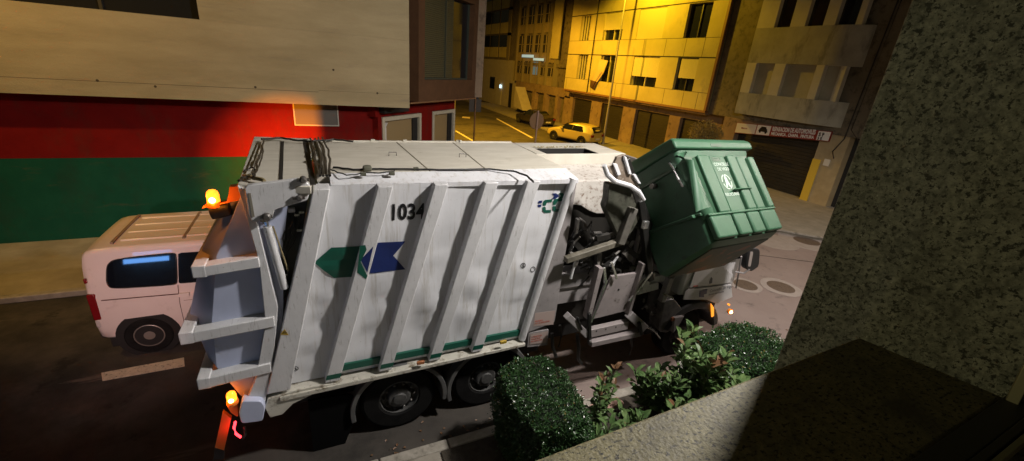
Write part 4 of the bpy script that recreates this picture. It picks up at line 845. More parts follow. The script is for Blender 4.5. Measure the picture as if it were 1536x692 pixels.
# far-side beacon, lights the wall
b = B(); fb = Vector((-.75, 7.22, 3.36)); revolve(b, fb-Vector((0, 0, .07)), (0, 0, 1), [(.06, 0), (.06, .08), (.03, .14), (0, .145)], 16); obj('beacon', b, amberm, tk)
b = B(); box(b, -.85, -.6, 6.93, 7.28, 3.24, 3.29); box(b, -.685, -.672, 7.12, 7.72, 3.0, 3.60); obj('beacon_bracket', b, orangem, tk)  # tall thin plate is an added, unseen screen cutting the beacon's beam
lamp('far_beacon_light', fb+Vector((0, .08, .0)), 5200, (1, .26, .004), kind='SPOT', target=(-.45, 13.2, 1.6), size=R(48), blend=1, radius=.012)
# hopper
YH = 6.30
HR = 5.15
b = B(); rimz = ZT
p_rim = [at(790, 241, 2, rimz), at(908, 239, 2, rimz)]
yr_ = 5.85
a0 = Vector((3.0, 5.93, 3.52)); a1 = Vector((4.85, 5.93, 3.52))
f0, f1 = at(872, 272, 1, 5.25), at(925, 272, 1, 5.25); g0, g1 = at(846, 296, 1, 5.2), at(925, 322, 1, 5.2); zf_ = (f0.z+f1.z)/2
low = [at(872, 308, 1, 5.2), at(884, 316, 1, 5.2), at(895, 320, 1, 5.2), at(912, 320, 1, 5.2)]
b = B(); prism(b, [a0, a1, Vector((4.6, 5.25, zf_)), Vector((2.9, 5.25, zf_))], (0, .03, .02)); prism(b, [Vector((2.9, 5.248, zf_)), Vector((4.6, 5.248, zf_)), Vector((4.5, 5.2, low[3].z)), low[3], low[2], low[1], low[0], Vector((2.9, 5.2, low[0].z+.1))], (0, .03, 0)); hp = obj('hopper_plate', b, hopper, tk, smooth=False)
b = B(); box(b, 3.19, 5.0, 5.965, 6.0, 3.50, ZT-.004); box(b, 3.25, 5.0, 6.45, YFAR, 3.5, ZT-.004); box(b, 3.245, 3.42, 6.0, 6.45, 3.5, ZT-.004); box(b, 4.45, 5.0, 6.0, 6.45, 3.5, ZT-.004); box(b, 3.2, 4.8, 6.0, 6.45, 3.2, 3.3); obj('hopper_rim', b, roofw, tk, bev=.008)
b = B(); box(b, 3.42, 4.45, 6.01, 6.44, 3.301, 3.33); box(b, 3.421, 4.449, 6.425, 6.449, 3.331, 3.714); box(b, 4.43, 4.449, 6.01, 6.424, 3.331, 3.714); obj('slot_shade_lining', b, darkm, tk, smooth=False)  # near-black faces put the slot's inner shade into the colour
b = B(); random.seed(5)
for k in range(40):
    x = random.uniform(3.45, 4.4); leafmesh(b, Vector((x, 6.47+random.uniform(-.02, .03), 3.722)), Vector((random.gauss(0, 1), random.gauss(0, 1), .3)), Vector((0, 0, 1)), .05, .03)
obj('slot_debris', b, leafd, tk)
b = B(); box(b, 4.95, 5.0, 5.2, YFAR, 1.2, 3.7); box(b, 3.25, 5.0, YFAR-.04, YFAR, 1.2, 3.5); box(b, 3.2, 5.0, 5.3, YFAR-.05, 1.2, 1.7); obj('hopper_shell', b, greyw, tk)
b = B(); box(b, 3.24, 5.3, 5.26, 5.30, .9, 3.2); obj('bay_shade_sheet', b, mat('bay_shade_dark', (.02, .018, .015), .6), tk)  # near-black sheet stands in for the shade behind the lifting gear
# lifting arm: bright curved lever + greasy plate + boom
b = B(); pts = Yp([(906, 248), (911, 262), (922, 272), (945, 279), (958, 288), (966, 300)], 4.35); tube(b, pts, [.03, .035, .035, .035, .035, .025], 10)
arm = obj('lift_arm', b, white, tk)
b = B(); prism(b, Yp([(909, 250), (916, 262), (928, 270), (960, 282), (932, 240), (938, 232), (926, 236), (920, 250)], 4.45), (0, .05, 0)); obj('arm_head', b, mixlayer(mat('arm_brown', (.16, .12, .09), .5, col2=(.3, .25, .2), nscale=8), (.5, .47, .42), 12, .6, .7), arm, bev=.006)
b = B(); prism(b, Yp([(920, 246), (926, 246), (932, 262), (927, 264)], 4.42), (0, .04, 0)); prism(b, Yp([(936, 234), (940, 236), (948, 262), (944, 262)], 4.42), (0, .04, 0)); prism(b, Yp([(950, 262), (954, 262), (962, 276), (958, 276)], 4.42), (0, .04, 0)); each('arm_lever', b, white, arm, bev=.005)
arg = mixlayer(mat('arm_grey_green', (.05, .055, .04), .5, col2=(.11, .105, .085), nscale=5), (.02, .018, .014), 7, .5, .65)
b = B(); prism(b, rounded(Yp([(914, 274), (958, 286), (964, 320), (946, 352), (930, 360), (908, 312), (912, 300)], 4.55), .18, 3), (0, .14, 0)); obj('arm_plate', b, arg, arm, bev=.01)
b = B(); bar(b, at(950, 312, 1, 4.5), at(929, 366, 1, 4.5), .13, .10); obj('arm_boom', b, mat('boom_grey', (.08, .075, .065), .5, col2=(.17, .16, .14), nscale=6), arm, bev=.012)
b = B(); bar(b, at(932, 362, 1, 4.55), at(848, 390, 1, 4.55), .09, .10); bm_ = obj('boom_beam', b, mixlayer(mat('boom_pale', (.12, .11, .085), .5, col2=(.22, .20, .16), nscale=4), (.06, .05, .035), 9, .5, .66), arm, bev=.01)
b = B(); p = at(967, 338, 1, 4.3); box(b, p.x-.045, p.x+.045, 4.26, 4.32, p.z-.05, p.z+.07); obj('arm_pad', b, chrome, arm, bev=.01)
# arm frame that carries the container's trunnion
b = B(); bar(b, at(935, 240, 1, 4.6), at(990, 395, 1, 4.6), .14, .12); bar(b, at(960, 300, 1, 4.55), at(975, 420, 1, 4.55), .1, .1); each('cradle', b, grease, arm, bev=.01)
# clutter of hydraulics in the hopper bay
random.seed(21)
b = B(); b2 = B(); b3 = B()
for k in range(90):
    px, py = random.uniform(852, 975), random.uniform(342, 418); 
    if px < 880 and py > 408: continue
    y = random.uniform(4.62, 4.95); p = at(px, py, 1, y); d = Vector((random.uniform(-1, 1), random.uniform(-.2, .2), random.uniform(-1, 1))).normalized()*random.uniform(.06, .32)
    tgt = (b, b, b2, b3)[k % 4] if k % 11 else b3
    if k % 3: tube(tgt, [p, p+d*.5+Vector((.03, 0, .03)), p+d], random.uniform(.01, .03), 7)
    else: bar(tgt, p, p+d, random.uniform(.03, .09), random.uniform(.03, .08))
hy = each('hydraulic_lines', b, grease, tk); each('valves', b2, steel, hy); each('fittings', b3, mat('dirty_fitting', (.10, .09, .08), .45, col2=(.2, .19, .17), nscale=12), hy)
b = B(); tube(b, Yp([(867, 378), (856, 418)], 4.6), .02, 8); tube(b, Yp([(918, 405), (926, 386), (915, 400)], 4.5), .02, 8); each('rods', b, ribw, tk)
b = B(); box(b, 3.2, 3.95, 4.80, 5.1, 1.62, 2.12); obj('chassis_tank', b, greyw, tk, bev=.01); b = B(); box(b, 3.19, 3.9, 4.78, 4.80, 1.88, 1.9); p = at(861, 460, 1, 4.79); revolve(b, p, (0, 1, 0), [(.02, -.01), (.02, .0)], 10); obj('tank_seam', b, jointm, tk)
# lifting carriage panel
pk = mixlayer(mat('carriage_paint', (.25, .22, .22), .45, col2=(.33, .29, .285), nscale=3), (.08, .06, .05), 9, .58, .72)
b = B(); prism(b, Yp([(918, 415), (955, 410), (942, 466), (890, 479)], 4.52), (0, .05, 0)); cg = obj('carriage_plate', b, pk, tk, bev=.006)
b = B(); p = at(928, 435, 1, 4.515); revolve(b, p, (0, 1, 0), [(.018, 0), (.018, .01), (0, .01)], 12)
for px, py in ((893, 470), (938, 458)): p = at(px, py, 1, 4.515); revolve(b, p, (0, 1, 0), [(.008, 0), (.008, .01), (0, .01)], 8)
obj('plate_hole', b, darkm, cg)
b = B(); bar(b, at(899, 400, 1, 4.5), at(880, 476, 1, 4.5), .08, .12); bar(b, at(963, 394, 1, 4.5), at(940, 470, 1, 4.5), .05, .12); each('carriage_rail', b, pk, cg, bev=.006)
b = B(); bar(b, at(910, 420, 1, 4.46), at(886, 484, 1, 4.46), .03, .03); bar(b, at(978, 408, 1, 4.46), at(944, 452, 1, 4.46), .035, .03); bar(b, at(974, 412, 1, 4.45), at(962, 428, 1, 4.45), .02, .02)
bar(b, at(917, 394, 1, 4.47), at(925, 418, 1, 4.47), .03, .03); bar(b, at(906, 402, 1, 4.47), at(908, 425, 1, 4.47), .04, .03); each('carriage_rod', b, chrome, cg)
b = B(); bar(b, at(882, 499, 1, 4.5), at(940, 486, 1, 4.5), .15, .1); bar(b, at(884, 514, 1, 4.45), at(958, 498, 1, 4.45), .09, .14); lo_ = obj('lower_crossbeam', b, pk, tk, bev=.008)
b = B()
for px, py in ((895, 497), (909, 494), (924, 491)): p = at(px, py, 1, 4.445); revolve(b, p, (0, 1, 0), [(.012, 0), (.012, .01), (0, .01)], 8)
obj('bolt_holes', b, darkm, lo_)
b = B(); bar(b, at(850, 473, 1, 4.45), at(880, 502, 1, 4.45), .10, .1); bar(b, at(943, 471, 1, 4.45), at(966, 492, 1, 4.45), .14, .1); each('knuckle', b, greyw, lo_, bev=.01)
b = B(); bar(b, at(884, 470, 1, 4.4), at(884, 516, 1, 4.4), .05, .05); bar(b, at(958, 484, 1, 4.38), at(962, 502, 1, 4.38), .06, .05); bar(b, at(872, 494, 1, 4.4), at(866, 476, 1, 4.4), .03, .05); each('joint_blocks', b, grease, lo_, bev=.006)
b = B(); tube(b, Yp([(866, 502), (868, 520), (867, 538), (872, 545)], 4.5), .03, 8); tube(b, Yp([(946, 505), (948, 520), (944, 532)], 4.5), .02, 8); tube(b, Yp([(840, 488), (842, 505), (838, 520)], 4.6), .02, 8); tube(b, Yp([(828, 500), (829, 520), (834, 535)], 4.6), .03, 8); each('hanging_hose', b, grease, lo_)
b = B(); p = at(885, 512, 1, 4.36); revolve(b, p, (0, -1, 0), [(.02, 0), (.015, .02), (0, .025)], 10); obj('chrome_stud', b, chrome, lo_)
# bits between carriage and cab
b = B(); prism(b, Yp([(960, 424), (975, 408), (984, 412), (966, 438)], 4.6), (0, .05, 0)); prism(b, Yp([(958, 431), (988, 424), (988, 434), (956, 443)], 4.7), (0, .1, 0)); prism(b, Yp([(980, 416), (1008, 410), (1003, 422), (980, 424)], 4.75), (0, .3, 0)); each('side_bracket', b, ribw, tk, bev=.006)
b = B(); bar(b, at(1005, 416, 1, 4.65), at(992, 452, 1, 4.65), .1, .1); obj('strut', b, greyw, tk, bev=.01)
b = B(); prism(b, Yp([(1010, 413), (1033, 408), (1024, 440), (1000, 445)], 4.85), (0, .1, 0)); obj('rear_cab_panel', b, mat('cab_shadow_panel', (.3, .27, .26), .5), tk)
tank = mat('mottled_tank', (.06, .06, .06), .35, col2=(.16, .155, .15), nscale=7)
b = B(); prism(b, rounded(Yp([(996, 452), (1012, 448), (1026, 468), (1016, 490), (1000, 500), (988, 498)], 4.62), .3, 4), (0, .4, 0)); tn = obj('oil_tank', b, tank, tk, bev=.02)
b = B(); prism(b, Yp([(1013, 478), (1026, 475), (1020, 486), (1010, 500)], 4.55), (0, .1, 0)); obj('step', b, greyw, tn); b = B(); p = at(1009, 479, 1, 4.58); box(b, p.x-.03, p.x+.03, 4.56, 4.6, p.z-.03, p.z+.03); obj('rust_spot', b, rustm, tn)
random.seed(9); b = B()
for k in range(16):
    p = at(random.uniform(958, 996), random.uniform(448, 500), 1, random.uniform(4.65, 4.9)); d = Vector((random.uniform(-1, 1), 0, random.uniform(-1, 1)))*.12; tube(b, [p, p+d*.6, p+d+Vector((0, 0, .05))], random.uniform(.012, .03), 7)
obj('underbody_pipes', b, steel, tk)
b = B(); tube(b, Yp([(966, 490), (978, 494), (986, 502), (990, 508)], 4.55), .014, 7); tube(b, Yp([(994, 441), (1002, 444), (1009, 447)], 4.5), .02, 7); obj('grab_handle', b, chrome, tk)
# cab
cb = empty('cab', (6.4, 5.8, 1.2), None, None); cb.parent = tk; cb.matrix_parent_inverse = basis(tk).inverted()
cabw = mixlayer(mat('cab_paint', (.50, .49, .50), .35, col2=(.60, .59, .60), nscale=2, coat=.3), (.35, .33, .32), 4, .62, .8)
YC = 4.64
def P2(px, py): return at(px, py, 1, YC)
pl_ = [P2(1025, 447), P2(1036, 408)]; 
b = B(); prism(b, [(5.62, YC+.02, 1.45), (7.0, YC+.02, 1.33), (7.06, YC+.02, 1.9), (6.9, YC+.02, 2.95), (5.75, YC+.02, 2.95)], (0, 2.3, 0)); obj('shell', b, cabw, cb, bev=.06, seg=3)
b = B(); prism(b, Yp([(1034, 432), (1044, 404), (1076, 396), (1100, 412), (1097, 424)], YC-.012), (0, .02, 0)); dr = obj('door', b, cabw, cb, bev=.006)
b = B(); prism(b, Yp([(1028, 438), (1033, 434), (1097, 427), (1099, 446), (1075, 456), (1060, 450), (1025, 450)], YC-.012), (0, .02, 0)); sk = obj('lower_skirt', b, cabw, cb, bev=.006)
b = B(); prism(b, Yp([(1050, 437), (1061, 434), (1060, 441), (1056, 442), (1056, 446), (1049, 446)], YC-.02), (0, .006, 0)); obj('step_recess', b, dblue, sk, smooth=False)
b = B(); prism(b, Yp([(1064, 423), (1067, 416), (1069, 418), (1068, 425), (1064, 426)], YC-.016), (0, .003, 0)); obj('emblem', b, blackink, dr, smooth=False)
b = B(); prism(b, Yp([(1040, 429), (1047, 428), (1047, 430), (1040, 431)], YC-.016), (0, .003, 0)); obj('sticker', b, labelr, dr, smooth=False)
o_ = at(1064, 439, 1, YC-.014); xd_ = at(1095, 432, 1, YC-.014)-o_
text('city_lettering', 'Concello de Vigo', .085, o_, xd_, (0, 0, 1), mat('grey_lettering', (.16, .16, .18), .5), sk, ext=.001); text('city_lettering', 'Servizo de Limpeza', .05, o_-Vector((0, 0, .065)), xd_, (0, 0, 1), mat('grey_lettering', (.16, .16, .18)), sk, ext=.001)
b = B(); prism(b, [(5.95, YC-.014, 2.05), (6.95, YC-.014, 2.05), (6.82, YC-.014, 2.75), (6.0, YC-.014, 2.75)], (0, .01, 0)); obj('side_window', b, glass, cb)
b = B(); box(b, 7.02, 7.1, 4.8, 6.8, 1.3, 1.7); obj('bumper', b, cabw, cb, bev=.02)
b = B(); box(b, 5.3, 7.0, 4.9, 6.8, .55, 1.3); obj('engine_block', b, darkm, cb)
b = B(); arc = [R(a) for a in range(12, 160, 8)]
loft(b, [[(6.1+rr*math.cos(t), yy, .5+rr*math.sin(t)) for (rr, yy) in ((.78, 4.62), (.62, 4.60), (.60, 4.95), (.76, 5.0))] for t in arc]); ft = obj('wheel_arch', b, mat('arch_grey', (.035, .035, .037), .55), cb, bev=.03)
p = Yp([(1067, 456), (1071, 462), (1071, 474), (1068, 476)], 4.585); b = B(); prism(b, p, (0, .02, 0)); obj('side_light', b, ambersm, cb, smooth=False)
p = at(1096, 468, 1, 4.66); b = B(); revolve(b, p, (0, -1, 0), [(.035, -.03), (.035, .01), (.02, .03), (0, .035)], 14); tl = obj('turn_light', b, amberhot, cb); b = B(); revolve(b, p, (0, -1, 0), [(.05, -.05), (.055, .0), (.036, .005)], 14); obj('light_housing', b, orangem, cb)
lamp('turn_light_glow', p+Vector((-.02, -.12, 0)), 1.2, (1, .38, .03), radius=.02)
p2 = at(1093, 457, 1, 4.66); b = B(); revolve(b, p2, (0, -1, 0), [(.018, -.02), (.018, .02), (0, .02)], 8); obj('marker_light', b, ambersm, cb)
b = B(); tube(b, [at(1103, 408, 1, 4.55), at(1116, 410, 1, 4.45), at(1124, 404, 1, 4.4)], .016, 8); tube(b, [at(1112, 385, 1, 4.5), at(1104, 432, 1, 4.6)], .016, 8); mr = obj('mirror_arm', b, greyw, cb)
b = B(); prism(b, rounded(Yp([(1126, 372), (1141, 374), (1139, 400), (1128, 408), (1119, 404), (1121, 385)], 4.4), .25, 3), (0, .12, 0)); obj('mirror', b, blackp, cb, bev=.02)
b = B(); prism(b, rounded(Yp([(1126, 378), (1130, 378), (1126, 400), (1122, 400)], 4.39), .2, 3), (0, .008, 0)); obj('mirror_trim', b, mat('mirror_pinkgrey', (.35, .3, .28), .3), cb)

# ================================================================== GREEN CONTAINER being tipped
bn = empty('waste_container', (5.417, 4.012, 2.648), 'large green wheeled waste container held up tilted by the truck arm', 'waste container')
bn.rotation_euler = (-.70, .03, .104)
MB = basis(bn)
def bobj(name, b, m, bev=.0, parent=bn, smooth=True, seg=2):
    for v in b.verts: v.co = MB @ v.co
    return obj(name, b, m, parent, bev=bev, smooth=smooth, seg=seg)
Lt, Lb, H, Dt, Db = 1.68, 1.58, 1.50, 1.06, 1.10
def bs(t, grow=0): # half sizes at height fraction
    return (Lb+(Lt-Lb)*t)/2+grow, (Db+(Dt-Db)*t)/2+grow
b = B(); secs = []
for t, g_ in ((0, -.06), (.03, 0), (.86, 0), (.9, .02), (1, .03)):
    x, y = bs(t, g_); r = .09; q = []
    for (sx, sy, a0) in ((1, 1, 0), (-1, 1, 90), (-1, -1, 180), (1, -1, 270)):
        for k in range(5): a = R(a0+k*22.5); yy_ = sy*(y-r)+r*math.sin(a); q.append((sx*(x-r)+r*math.cos(a), yy_, t*H-max(0, 1-t*3)*.20*(yy_+y)/(2*y)))
    secs.append(q)
loft(b, secs); bobj('body', b, mixlayer(mat('container_body_green', (.028, .085, .046), .5, col2=(.04, .11, .062), nscale=3), (.02, .04, .025), 5, .55, .75))
# ribs on the front face
def fy(z, d=0): return -bs(z/H)[1]-d
for (x0, x1, z0, z1, d) in ((-.50, -.26, .42, 1.30, .07), (.18, .38, .42, 1.30, .07), (.42, .62, .42, 1.28, .06), (.67, .81, .42, 1.26, .09)):
    b = B(); prism(b, [(x0, fy(z0)+.01, z0), (x1, fy(z0)+.01, z0), (x1, fy(z1)+.01, z1), (x0, fy(z1)+.01, z1)], (0, -d, 0)); bobj('front_rib', b, binm, .018, seg=3)
b = B(); prism(b, [(-.72, fy(.03)+.01, .05), (.74, fy(.03)+.01, .05), (.76, fy(1.3)+.01, 1.33), (-.74, fy(1.3)+.01, 1.33)], (0, -.014, 0)); bobj('recess_shade_plate', b, bind)  # darker plate paints the shade in the gaps between the ribs
b = B(); tube(b, [(-.70, fy(.40)+.02, .38), (-.72, fy(.6)+.02, .5), (-.74, fy(1.2)+.02, 1.2), (-.75, fy(1.32)+.03, 1.34)], [.09, .115, .12, .10], 18); bobj('corner_column', b, binm)
b = B(); prism(b, [(-.20, fy(.4)+.01, .40), (.14, fy(.4)+.01, .40), (.14, fy(1.3)+.01, 1.3), (-.20, fy(1.3)+.01, 1.3)], (0, -.035, 0)); bobj('print_panel', b, binm, .012)
b = B()
for (x0, x1) in ((-.78, -.34), (-.28, .0), (.06, .33), (.39, .76)): prism(b, [(x0, fy(.05)+.01, .06), (x1, fy(.05)+.01, .06), (x1, fy(.38)+.01, .38), (x0, fy(.38)+.01, .38)], (0, -.10, 0))
bobj('lower_rib', b, binm, .03, seg=3)
b = B(); x, y = bs(.32)
for (zz, xx, w_) in ((.40, .80, .035), (.74, .42, .02)):
    bar(b, (-xx if zz < .5 else .0, fy(zz, .06), zz), (xx, fy(zz, .06), zz), w_, .05)
bobj('cross_ridge', b, binm, .01)
# side face: ridge, trunnion
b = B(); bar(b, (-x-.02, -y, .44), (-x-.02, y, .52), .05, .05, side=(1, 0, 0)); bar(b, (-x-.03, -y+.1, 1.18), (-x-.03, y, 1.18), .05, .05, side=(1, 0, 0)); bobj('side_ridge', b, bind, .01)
b = B(); 
for s in (-1, 1): tube(b, [(s*bs(.8)[0], .0, 1.1), (s*(bs(.8)[0]+.09), .0, 1.1)], .04, 12)
bobj('lifting_pin', b, steel)
b = B()
for s in (-1, 1): tube(b, [(s*(bs(.9)[0]), -.36, 1.30), (s*(bs(.9)[0]+.05), -.42, 1.2), (s*(bs(.8)[0]+.05), -.44, 1.0), (s*(bs(.7)[0]+.0), -.42, .9)], .018, 8)
bobj('side_handle', b, chrome)
b = B()
for s in (-1, 1): box(b, s*bs(.3)[0], s*(bs(.3)[0]+.10), -.46, -.36, .42, .47)
bobj('pedal_bracket', b, binm, .01)
# lid and its rim
b = B(); x, y = bs(1, .075); loft(b, [[(-x, -y, H-.10), (x, -y, H-.10), (x, y, H-.10), (-x, y, H-.10)], [(-x, -y, H+.02), (x, -y, H+.02), (x, y, H+.02), (-x, y, H+.02)], [(-x+.05, -y+.06, H+.09), (x-.05, -y+.06, H+.09), (x-.05, y-.05, H+.15), (-x+.05, y-.05, H+.15)]]); ld = bobj('lid', b, binm, .025, seg=3)
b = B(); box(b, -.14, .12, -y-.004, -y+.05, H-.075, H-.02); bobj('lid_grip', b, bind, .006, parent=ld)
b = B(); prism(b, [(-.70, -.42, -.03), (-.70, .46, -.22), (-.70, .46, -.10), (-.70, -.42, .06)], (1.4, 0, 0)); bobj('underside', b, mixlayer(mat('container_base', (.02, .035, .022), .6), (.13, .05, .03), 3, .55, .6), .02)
# print on panel: words and a round crest with a small figure
X_ = (MB.to_3x3() @ Vector((1, 0, 0))); Z_ = (MB.to_3x3() @ Vector((0, fy(1.3)-fy(.4), .9)).normalized())
def bp(x, z): return MB @ Vector((x, fy(z)-.0275-.0005, z))
text('printed_word', 'CONCELLO', .07, bp(-.17, 1.14), X_, Z_, binpr, bn, ext=.001); text('printed_word', 'DE VIGO', .07, bp(-.13, 1.06), X_, Z_, binpr, bn, ext=.001)
text('stamped_word', 'VIGO', .09, bp(-.20+.02, 1.215), X_, Z_, bind, bn, ext=.001, off=.003)
text('printed_word', 'RECICLAXE', .065, bp(-.19, .66), X_, Z_, binpr, bn, ext=.001)
b = B(); cz, cx_ = .88, -.03
for k in range(24):
    a, c_ = 2*math.pi*k/24, 2*math.pi*(k+1)/24
    q = [(cx_+.105*math.cos(a), cz+.12*math.sin(a)), (cx_+.105*math.cos(c_), cz+.12*math.sin(c_)), (cx_+.092*math.cos(c_), cz+.106*math.sin(c_)), (cx_+.092*math.cos(a), cz+.106*math.sin(a))]
    if k % 6: prism(b, [Vector((u, fy(v)-.0265, v)) for u, v in q], (0, -.002, 0))
for q in ([(-.03, .0), (.03, .0), (.022, .07), (-.022, .07)], [(-.05, -.08), (-.02, -.08), (.0, .0), (-.03, 0)], [(.02, -.08), (.05, -.08), (.03, 0), (.0, 0)], [(-.015, .075), (.015, .075), (.012, .1), (-.012, .1)]):
    prism(b, [Vector((cx_+u, fy(cz+v)-.0265, cz+v)) for u, v in q], (0, -.002, 0))
bobj('printed_crest', b, binpr, smooth=False)

# ================================================================== NEAR GRANITE, WINDOW FRAME
WD = Vector((-.29, 1, 0)).normalized(); WN = Vector((-1, -.29, 0)).normalized()
wc = Vector((1.442, .717, 0))
b = B(); q0 = wc; q1 = wc - WD*2.2; prism(b, [q0+Vector((0, 0, -.0)), q1, q1-WN*.7, q0-WN*.7], (0, 0, 14)); gw = obj('granite_wall', b, granite, bev=.006); tag(gw, 'speckled grey granite wall standing tall at the right beside the window ledge', 'wall')
ZL = 4.30
def lx(px, py): return at(px, py, 2, ZL)
e0, e1, e2 = lx(800, 690), lx(1165, 548), lx(1285, 507); dirL = (e2-e0).normalized(); eL = e0 - dirL*6; eR = e2 + dirL*.6; 
i0, i1 = lx(1365, 692), lx(1510, 609); dirI = (i1-i0).normalized()
perp = Vector((dirL.y, -dirL.x, 0)); wdt = abs((i0-e0).dot(perp))
b = B(); prism(b, [eL, eR, eR+perp*wdt, eL+perp*wdt], (0, 0, -.06)); lg_ = obj('granite_ledge', b, granL, bev=.008, seg=3); tag(lg_, 'speckled granite window ledge in the lower right corner, half in shadow', 'ledge')
b = B(); prism(b, [eL+perp*.03-Vector((0, 0, .061)), eR+perp*.03-Vector((0, 0, .061)), eR+perp*wdt-Vector((0, 0, .061)), eL+perp*wdt-Vector((0, 0, .061))], (0, 0, -4.1)); fw = obj('facade_wall', b, granite); tag(fw, 'granite facade wall below the window ledge', 'wall')
wf = empty('window_frame', (1.2, .2, ZL), 'aluminium sliding window track and jamb in the bottom right corner', 'window frame')
b = B(); o0 = eL+perp*(wdt+.002); o1 = eR+perp*(wdt+.002)
prism(b, [o0, o1, o1+perp*.05, o0+perp*.05], (0, 0, .010)); prism(b, [o0+perp*.055, o1+perp*.055, o1+perp*.07, o0+perp*.07], (0, 0, .03)); obj('track', b, frameb, wf, bev=.002)
b = B(); prism(b, [o0+perp*.075, o1+perp*.075, o1+perp*.085, o0+perp*.085], (0, 0, .035)); obj('rail', b, alu, wf, bev=.001)
j0, j1 = atp(1516, 606, wc+WN*.02, WN), atp(1560, 520, wc+WN*.02, WN); b = B(); bar(b, j0, j1, .022, .02, side=tuple(WN)); obj('jamb', b, alu, wf, bev=.002)

# ================================================================== PLANTS
def leafobj(name, bm, mats, parent):
    me = bpy.data.meshes.new(name); bm.to_mesh(me); bm.free()
    for k in mats: me.materials.append(k)
    o = bpy.data.objects.new(name, me); COL.objects.link(o); o.parent = parent; o.matrix_parent_inverse = basis(parent).inverted(); return o
def hedge(x0, x1, y0, y1, zt, label, n=9000, sk=0, leaf=.034, seed=1, slope=0):
    random.seed(seed); e = empty('box_hedge', ((x0+x1)/2, (y0+y1)/2, .1), label, 'hedge', 'clipped hedges on the near pavement'); b = B()
    def surf():
        u, v = random.random(), random.random(); r = random.random()
        A_top, A_f, A_s = (x1-x0)*(y1-y0), (x1-x0)*zt, (y1-y0)*zt; tot = A_top+2*A_f+2*A_s; k = r*tot
        if k < A_top: return Vector((x0+(x1-x0)*u, y0+(y1-y0)*v, zt)), Vector((0, 0, 1))
        k -= A_top
        if k < 2*A_f: s = 1 if k < A_f else -1; return Vector((x0+(x1-x0)*u, y1 if s > 0 else y0, .15+(zt-.15)*v)), Vector((0, s, 0))
        s = 1 if (k-2*A_f) < A_s else -1; return Vector((x1 if s > 0 else x0, y0+(y1-y0)*u, .15+(zt-.15)*v)), Vector((s, 0, 0))
    for i in range(n):
        p, nn = surf(); f = p*3.1; c = Vector(((x0+x1)/2, (y0+y1)/2, zt*.5)); q = p-c
        ed = max(0, (abs(q.x)/((x1-x0)/2)+abs(q.y)/((y1-y0)/2)+abs(q.z)/(zt/2)-2.2))*.06
        off = noise.noise(f)*.09+noise.noise(p*9)*.05-ed-random.random()**2*.10+(.07 if random.random() < .02 else 0); p = p+nn*off-q.normalized()*ed
        p.x += sk*(p.z/zt)
        d = (nn*.7+Vector((random.gauss(0, 1), random.gauss(0, 1), random.gauss(.2, 1)))*.6); leafmesh(b, p, d, Vector((random.gauss(0, .6), random.gauss(0, .6), 1))+nn*.5, leaf*random.uniform(.6, 1.8), leaf*.62, 1 if random.random() < .015 else 0)
    leafobj('foliage', b, [leafh, leafy], e)
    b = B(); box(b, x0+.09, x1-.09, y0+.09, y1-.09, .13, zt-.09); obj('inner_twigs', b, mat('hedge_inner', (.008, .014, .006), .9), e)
    return e
hedge(1.93, 2.70, 2.9, 4.08, 1.36, 'large clipped dark green hedge covering the second rear wheel of the truck', 26000, seed=1, leaf=.028)
hedge(5.42, 6.85, 3.05, 4.08, 1.12, 'clipped glossy hedge below the orange turn light of the cab', 18000, seed=2, leaf=.034)
hedge(1.25, 1.95, 1.7, 2.6, .55, 'low dark bush at the bottom edge left of the ledge', 5000, seed=6, leaf=.03)
def shrub(x, y, h, label, n=9, mats=(leafb, leafr), L=.13, seed=1, spread=.35, red=.08, group='broad-leaved shrubs in the planting bed', name='shrub'):
    random.seed(seed); e = empty(name, (x, y, .13), label, 'shrub', group); b = B(); sb = B()
    for i in range(n):
        a = random.random()*6.283; r = random.random()**.6*spread; hh = h*random.uniform(.55, 1.0); tip = Vector((x+r*math.cos(a), y+r*math.sin(a), .13+hh)); base = Vector((x+r*.3*math.cos(a), y+r*.3*math.sin(a), .13)); mid = base.lerp(tip, .5)+Vector((random.uniform(-.05, .05), random.uniform(-.05, .05), 0))
        tube(sb, [base, mid, tip], [.012, .009, .005], 5)
        m = int(hh/.05)
        for k in range(m):
            t = .3+.7*k/m; p = base.lerp(mid, t*2) if t < .5 else mid.lerp(tip, t*2-1); an = k*2.4+random.random()*.5; up = .25+1.1*t**3
            d = Vector((math.cos(an), math.sin(an), up*random.uniform(.6, 1.3))); s_ = L*random.uniform(.65, 1.15)*(1.0 if t < .92 else .8)
            leafmesh(b, p, d, Vector((random.gauss(0, .2), random.gauss(0, .2), 1)), s_, s_*.48, 1 if (t > .9 and random.random() < red*5) else 0, .16)
    obj('stem', sb, stemm, e); leafobj('foliage', b, list(mats), e); return e
sh = [(3.25, 3.55, 1.25, 'upright shrub with reddish tips beside the large clipped hedge', .22), (3.0, 2.95, .95, 'broad-leaved shrub nearest the granite ledge beside the large hedge', .05), (3.45, 3.15, .85, 'dark shrub between the red-tipped shrub and the bare lit ground', 0),
      (4.35, 3.55, 1.35, 'leafy shrub in the middle of the bed right of the bare lit ground', .04), (4.8, 3.3, 1.5, 'tallest leafy shrub below the front wheel of the truck', .04), (5.0, 2.95, 1.2, 'bright broad-leaved shrub before the glossy hedge', .0), (4.25, 2.95, 1.0, 'low leafy shrub touching the ledge edge in the middle', .02), (2.55, 2.55, .95, 'yellow-green young shrub low at the ledge edge', .0)]
for i, (x, y, h, l, rd) in enumerate(sh): shrub(x, y, h, l, n=(9, 9, 8, 13, 15, 12, 9, 6)[i], seed=40+i, red=rd, spread=(.3, .32, .3, .4, .42, .35, .3, .25)[i], L=(.16, .20, .17, .20, .24, .24, .20, .21)[i])
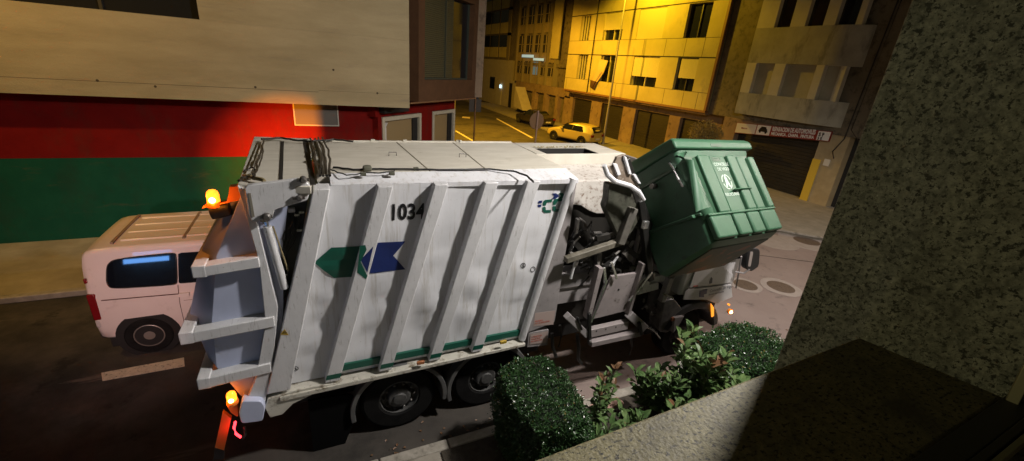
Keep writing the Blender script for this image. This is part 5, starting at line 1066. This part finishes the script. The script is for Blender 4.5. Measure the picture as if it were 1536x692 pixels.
shrub(5.35, 2.75, 1.1, 'yellowing shrub at the corner of the ledge and granite wall', n=8, mats=(leafy, leafr), L=.12, seed=77, spread=.4)
# soil bed
struct('planting_bed', box(B(), 1.2, 7.4, 1.3, 4.05, .131, .16), soil)
b = B(); p = at(975, 600, 2, .2); prism(b, rounded([(3.55, 4.05, .16), (4.1, 4.05, .16), (4.12, 3.9, .16), (3.58, 3.88, .16)], .1), (0, 0, .04)); struct('bed_edging', b, mat('edge_brick', (.4, .25, .2), .8))
random.seed(31); b = B()
for k in range(90):
    x = random.uniform(.2, 12); y = 4.26+abs(random.gauss(0, .22)); leafmesh(b, Vector((x, y, .012)), Vector((random.gauss(0, 1), random.gauss(0, 1), .1)), Vector((0, 0, 1)), random.uniform(.03, .07), .03)
lo2 = bpy.data.meshes.new('fallen_leaves'); b.to_mesh(lo2); b.free(); lo2.materials.append(leafr); o = bpy.data.objects.new('fallen_leaves', lo2); COL.objects.link(o); tag(o, 'scattered dry leaves lying in the gutter along the near kerb', 'leaves', kind='stuff')
# ornamental tree by the garage
tp = at(1058, 200, 0, 19.6)
e = empty('ornamental_tree', (tp.x, tp.y, 0), 'small round-headed tree before the brown ground floor, behind the green container', 'tree'); random.seed(8)
b = B(); tube(b, [(tp.x, tp.y, .1), (tp.x, tp.y, tp.z-.2)], [.07, .04]); 
for k in range(7): a = k*.9; tube(b, [(tp.x, tp.y, tp.z-.35), (tp.x+.45*math.cos(a), tp.y+.45*math.sin(a), tp.z+.2)], [.03, .01], 5)
obj('trunk', b, stemm, e); b = B()
for k in range(2600):
    d = Vector((random.gauss(0, 1), random.gauss(0, 1), random.gauss(0, .8))).normalized()*random.random()**.45*(.85+.12*noise.noise(Vector((k*.01, 2, 1)))); d.z *= .75; p = Vector((tp.x, tp.y, tp.z))+d*(1+.25*noise.noise(d*4)); leafmesh(b, p, d+Vector((random.gauss(0, .5), random.gauss(0, .5), random.gauss(0, .5))), Vector((0, 0, 1)), .11, .06)
leafobj('crown', b, [leafd], e)
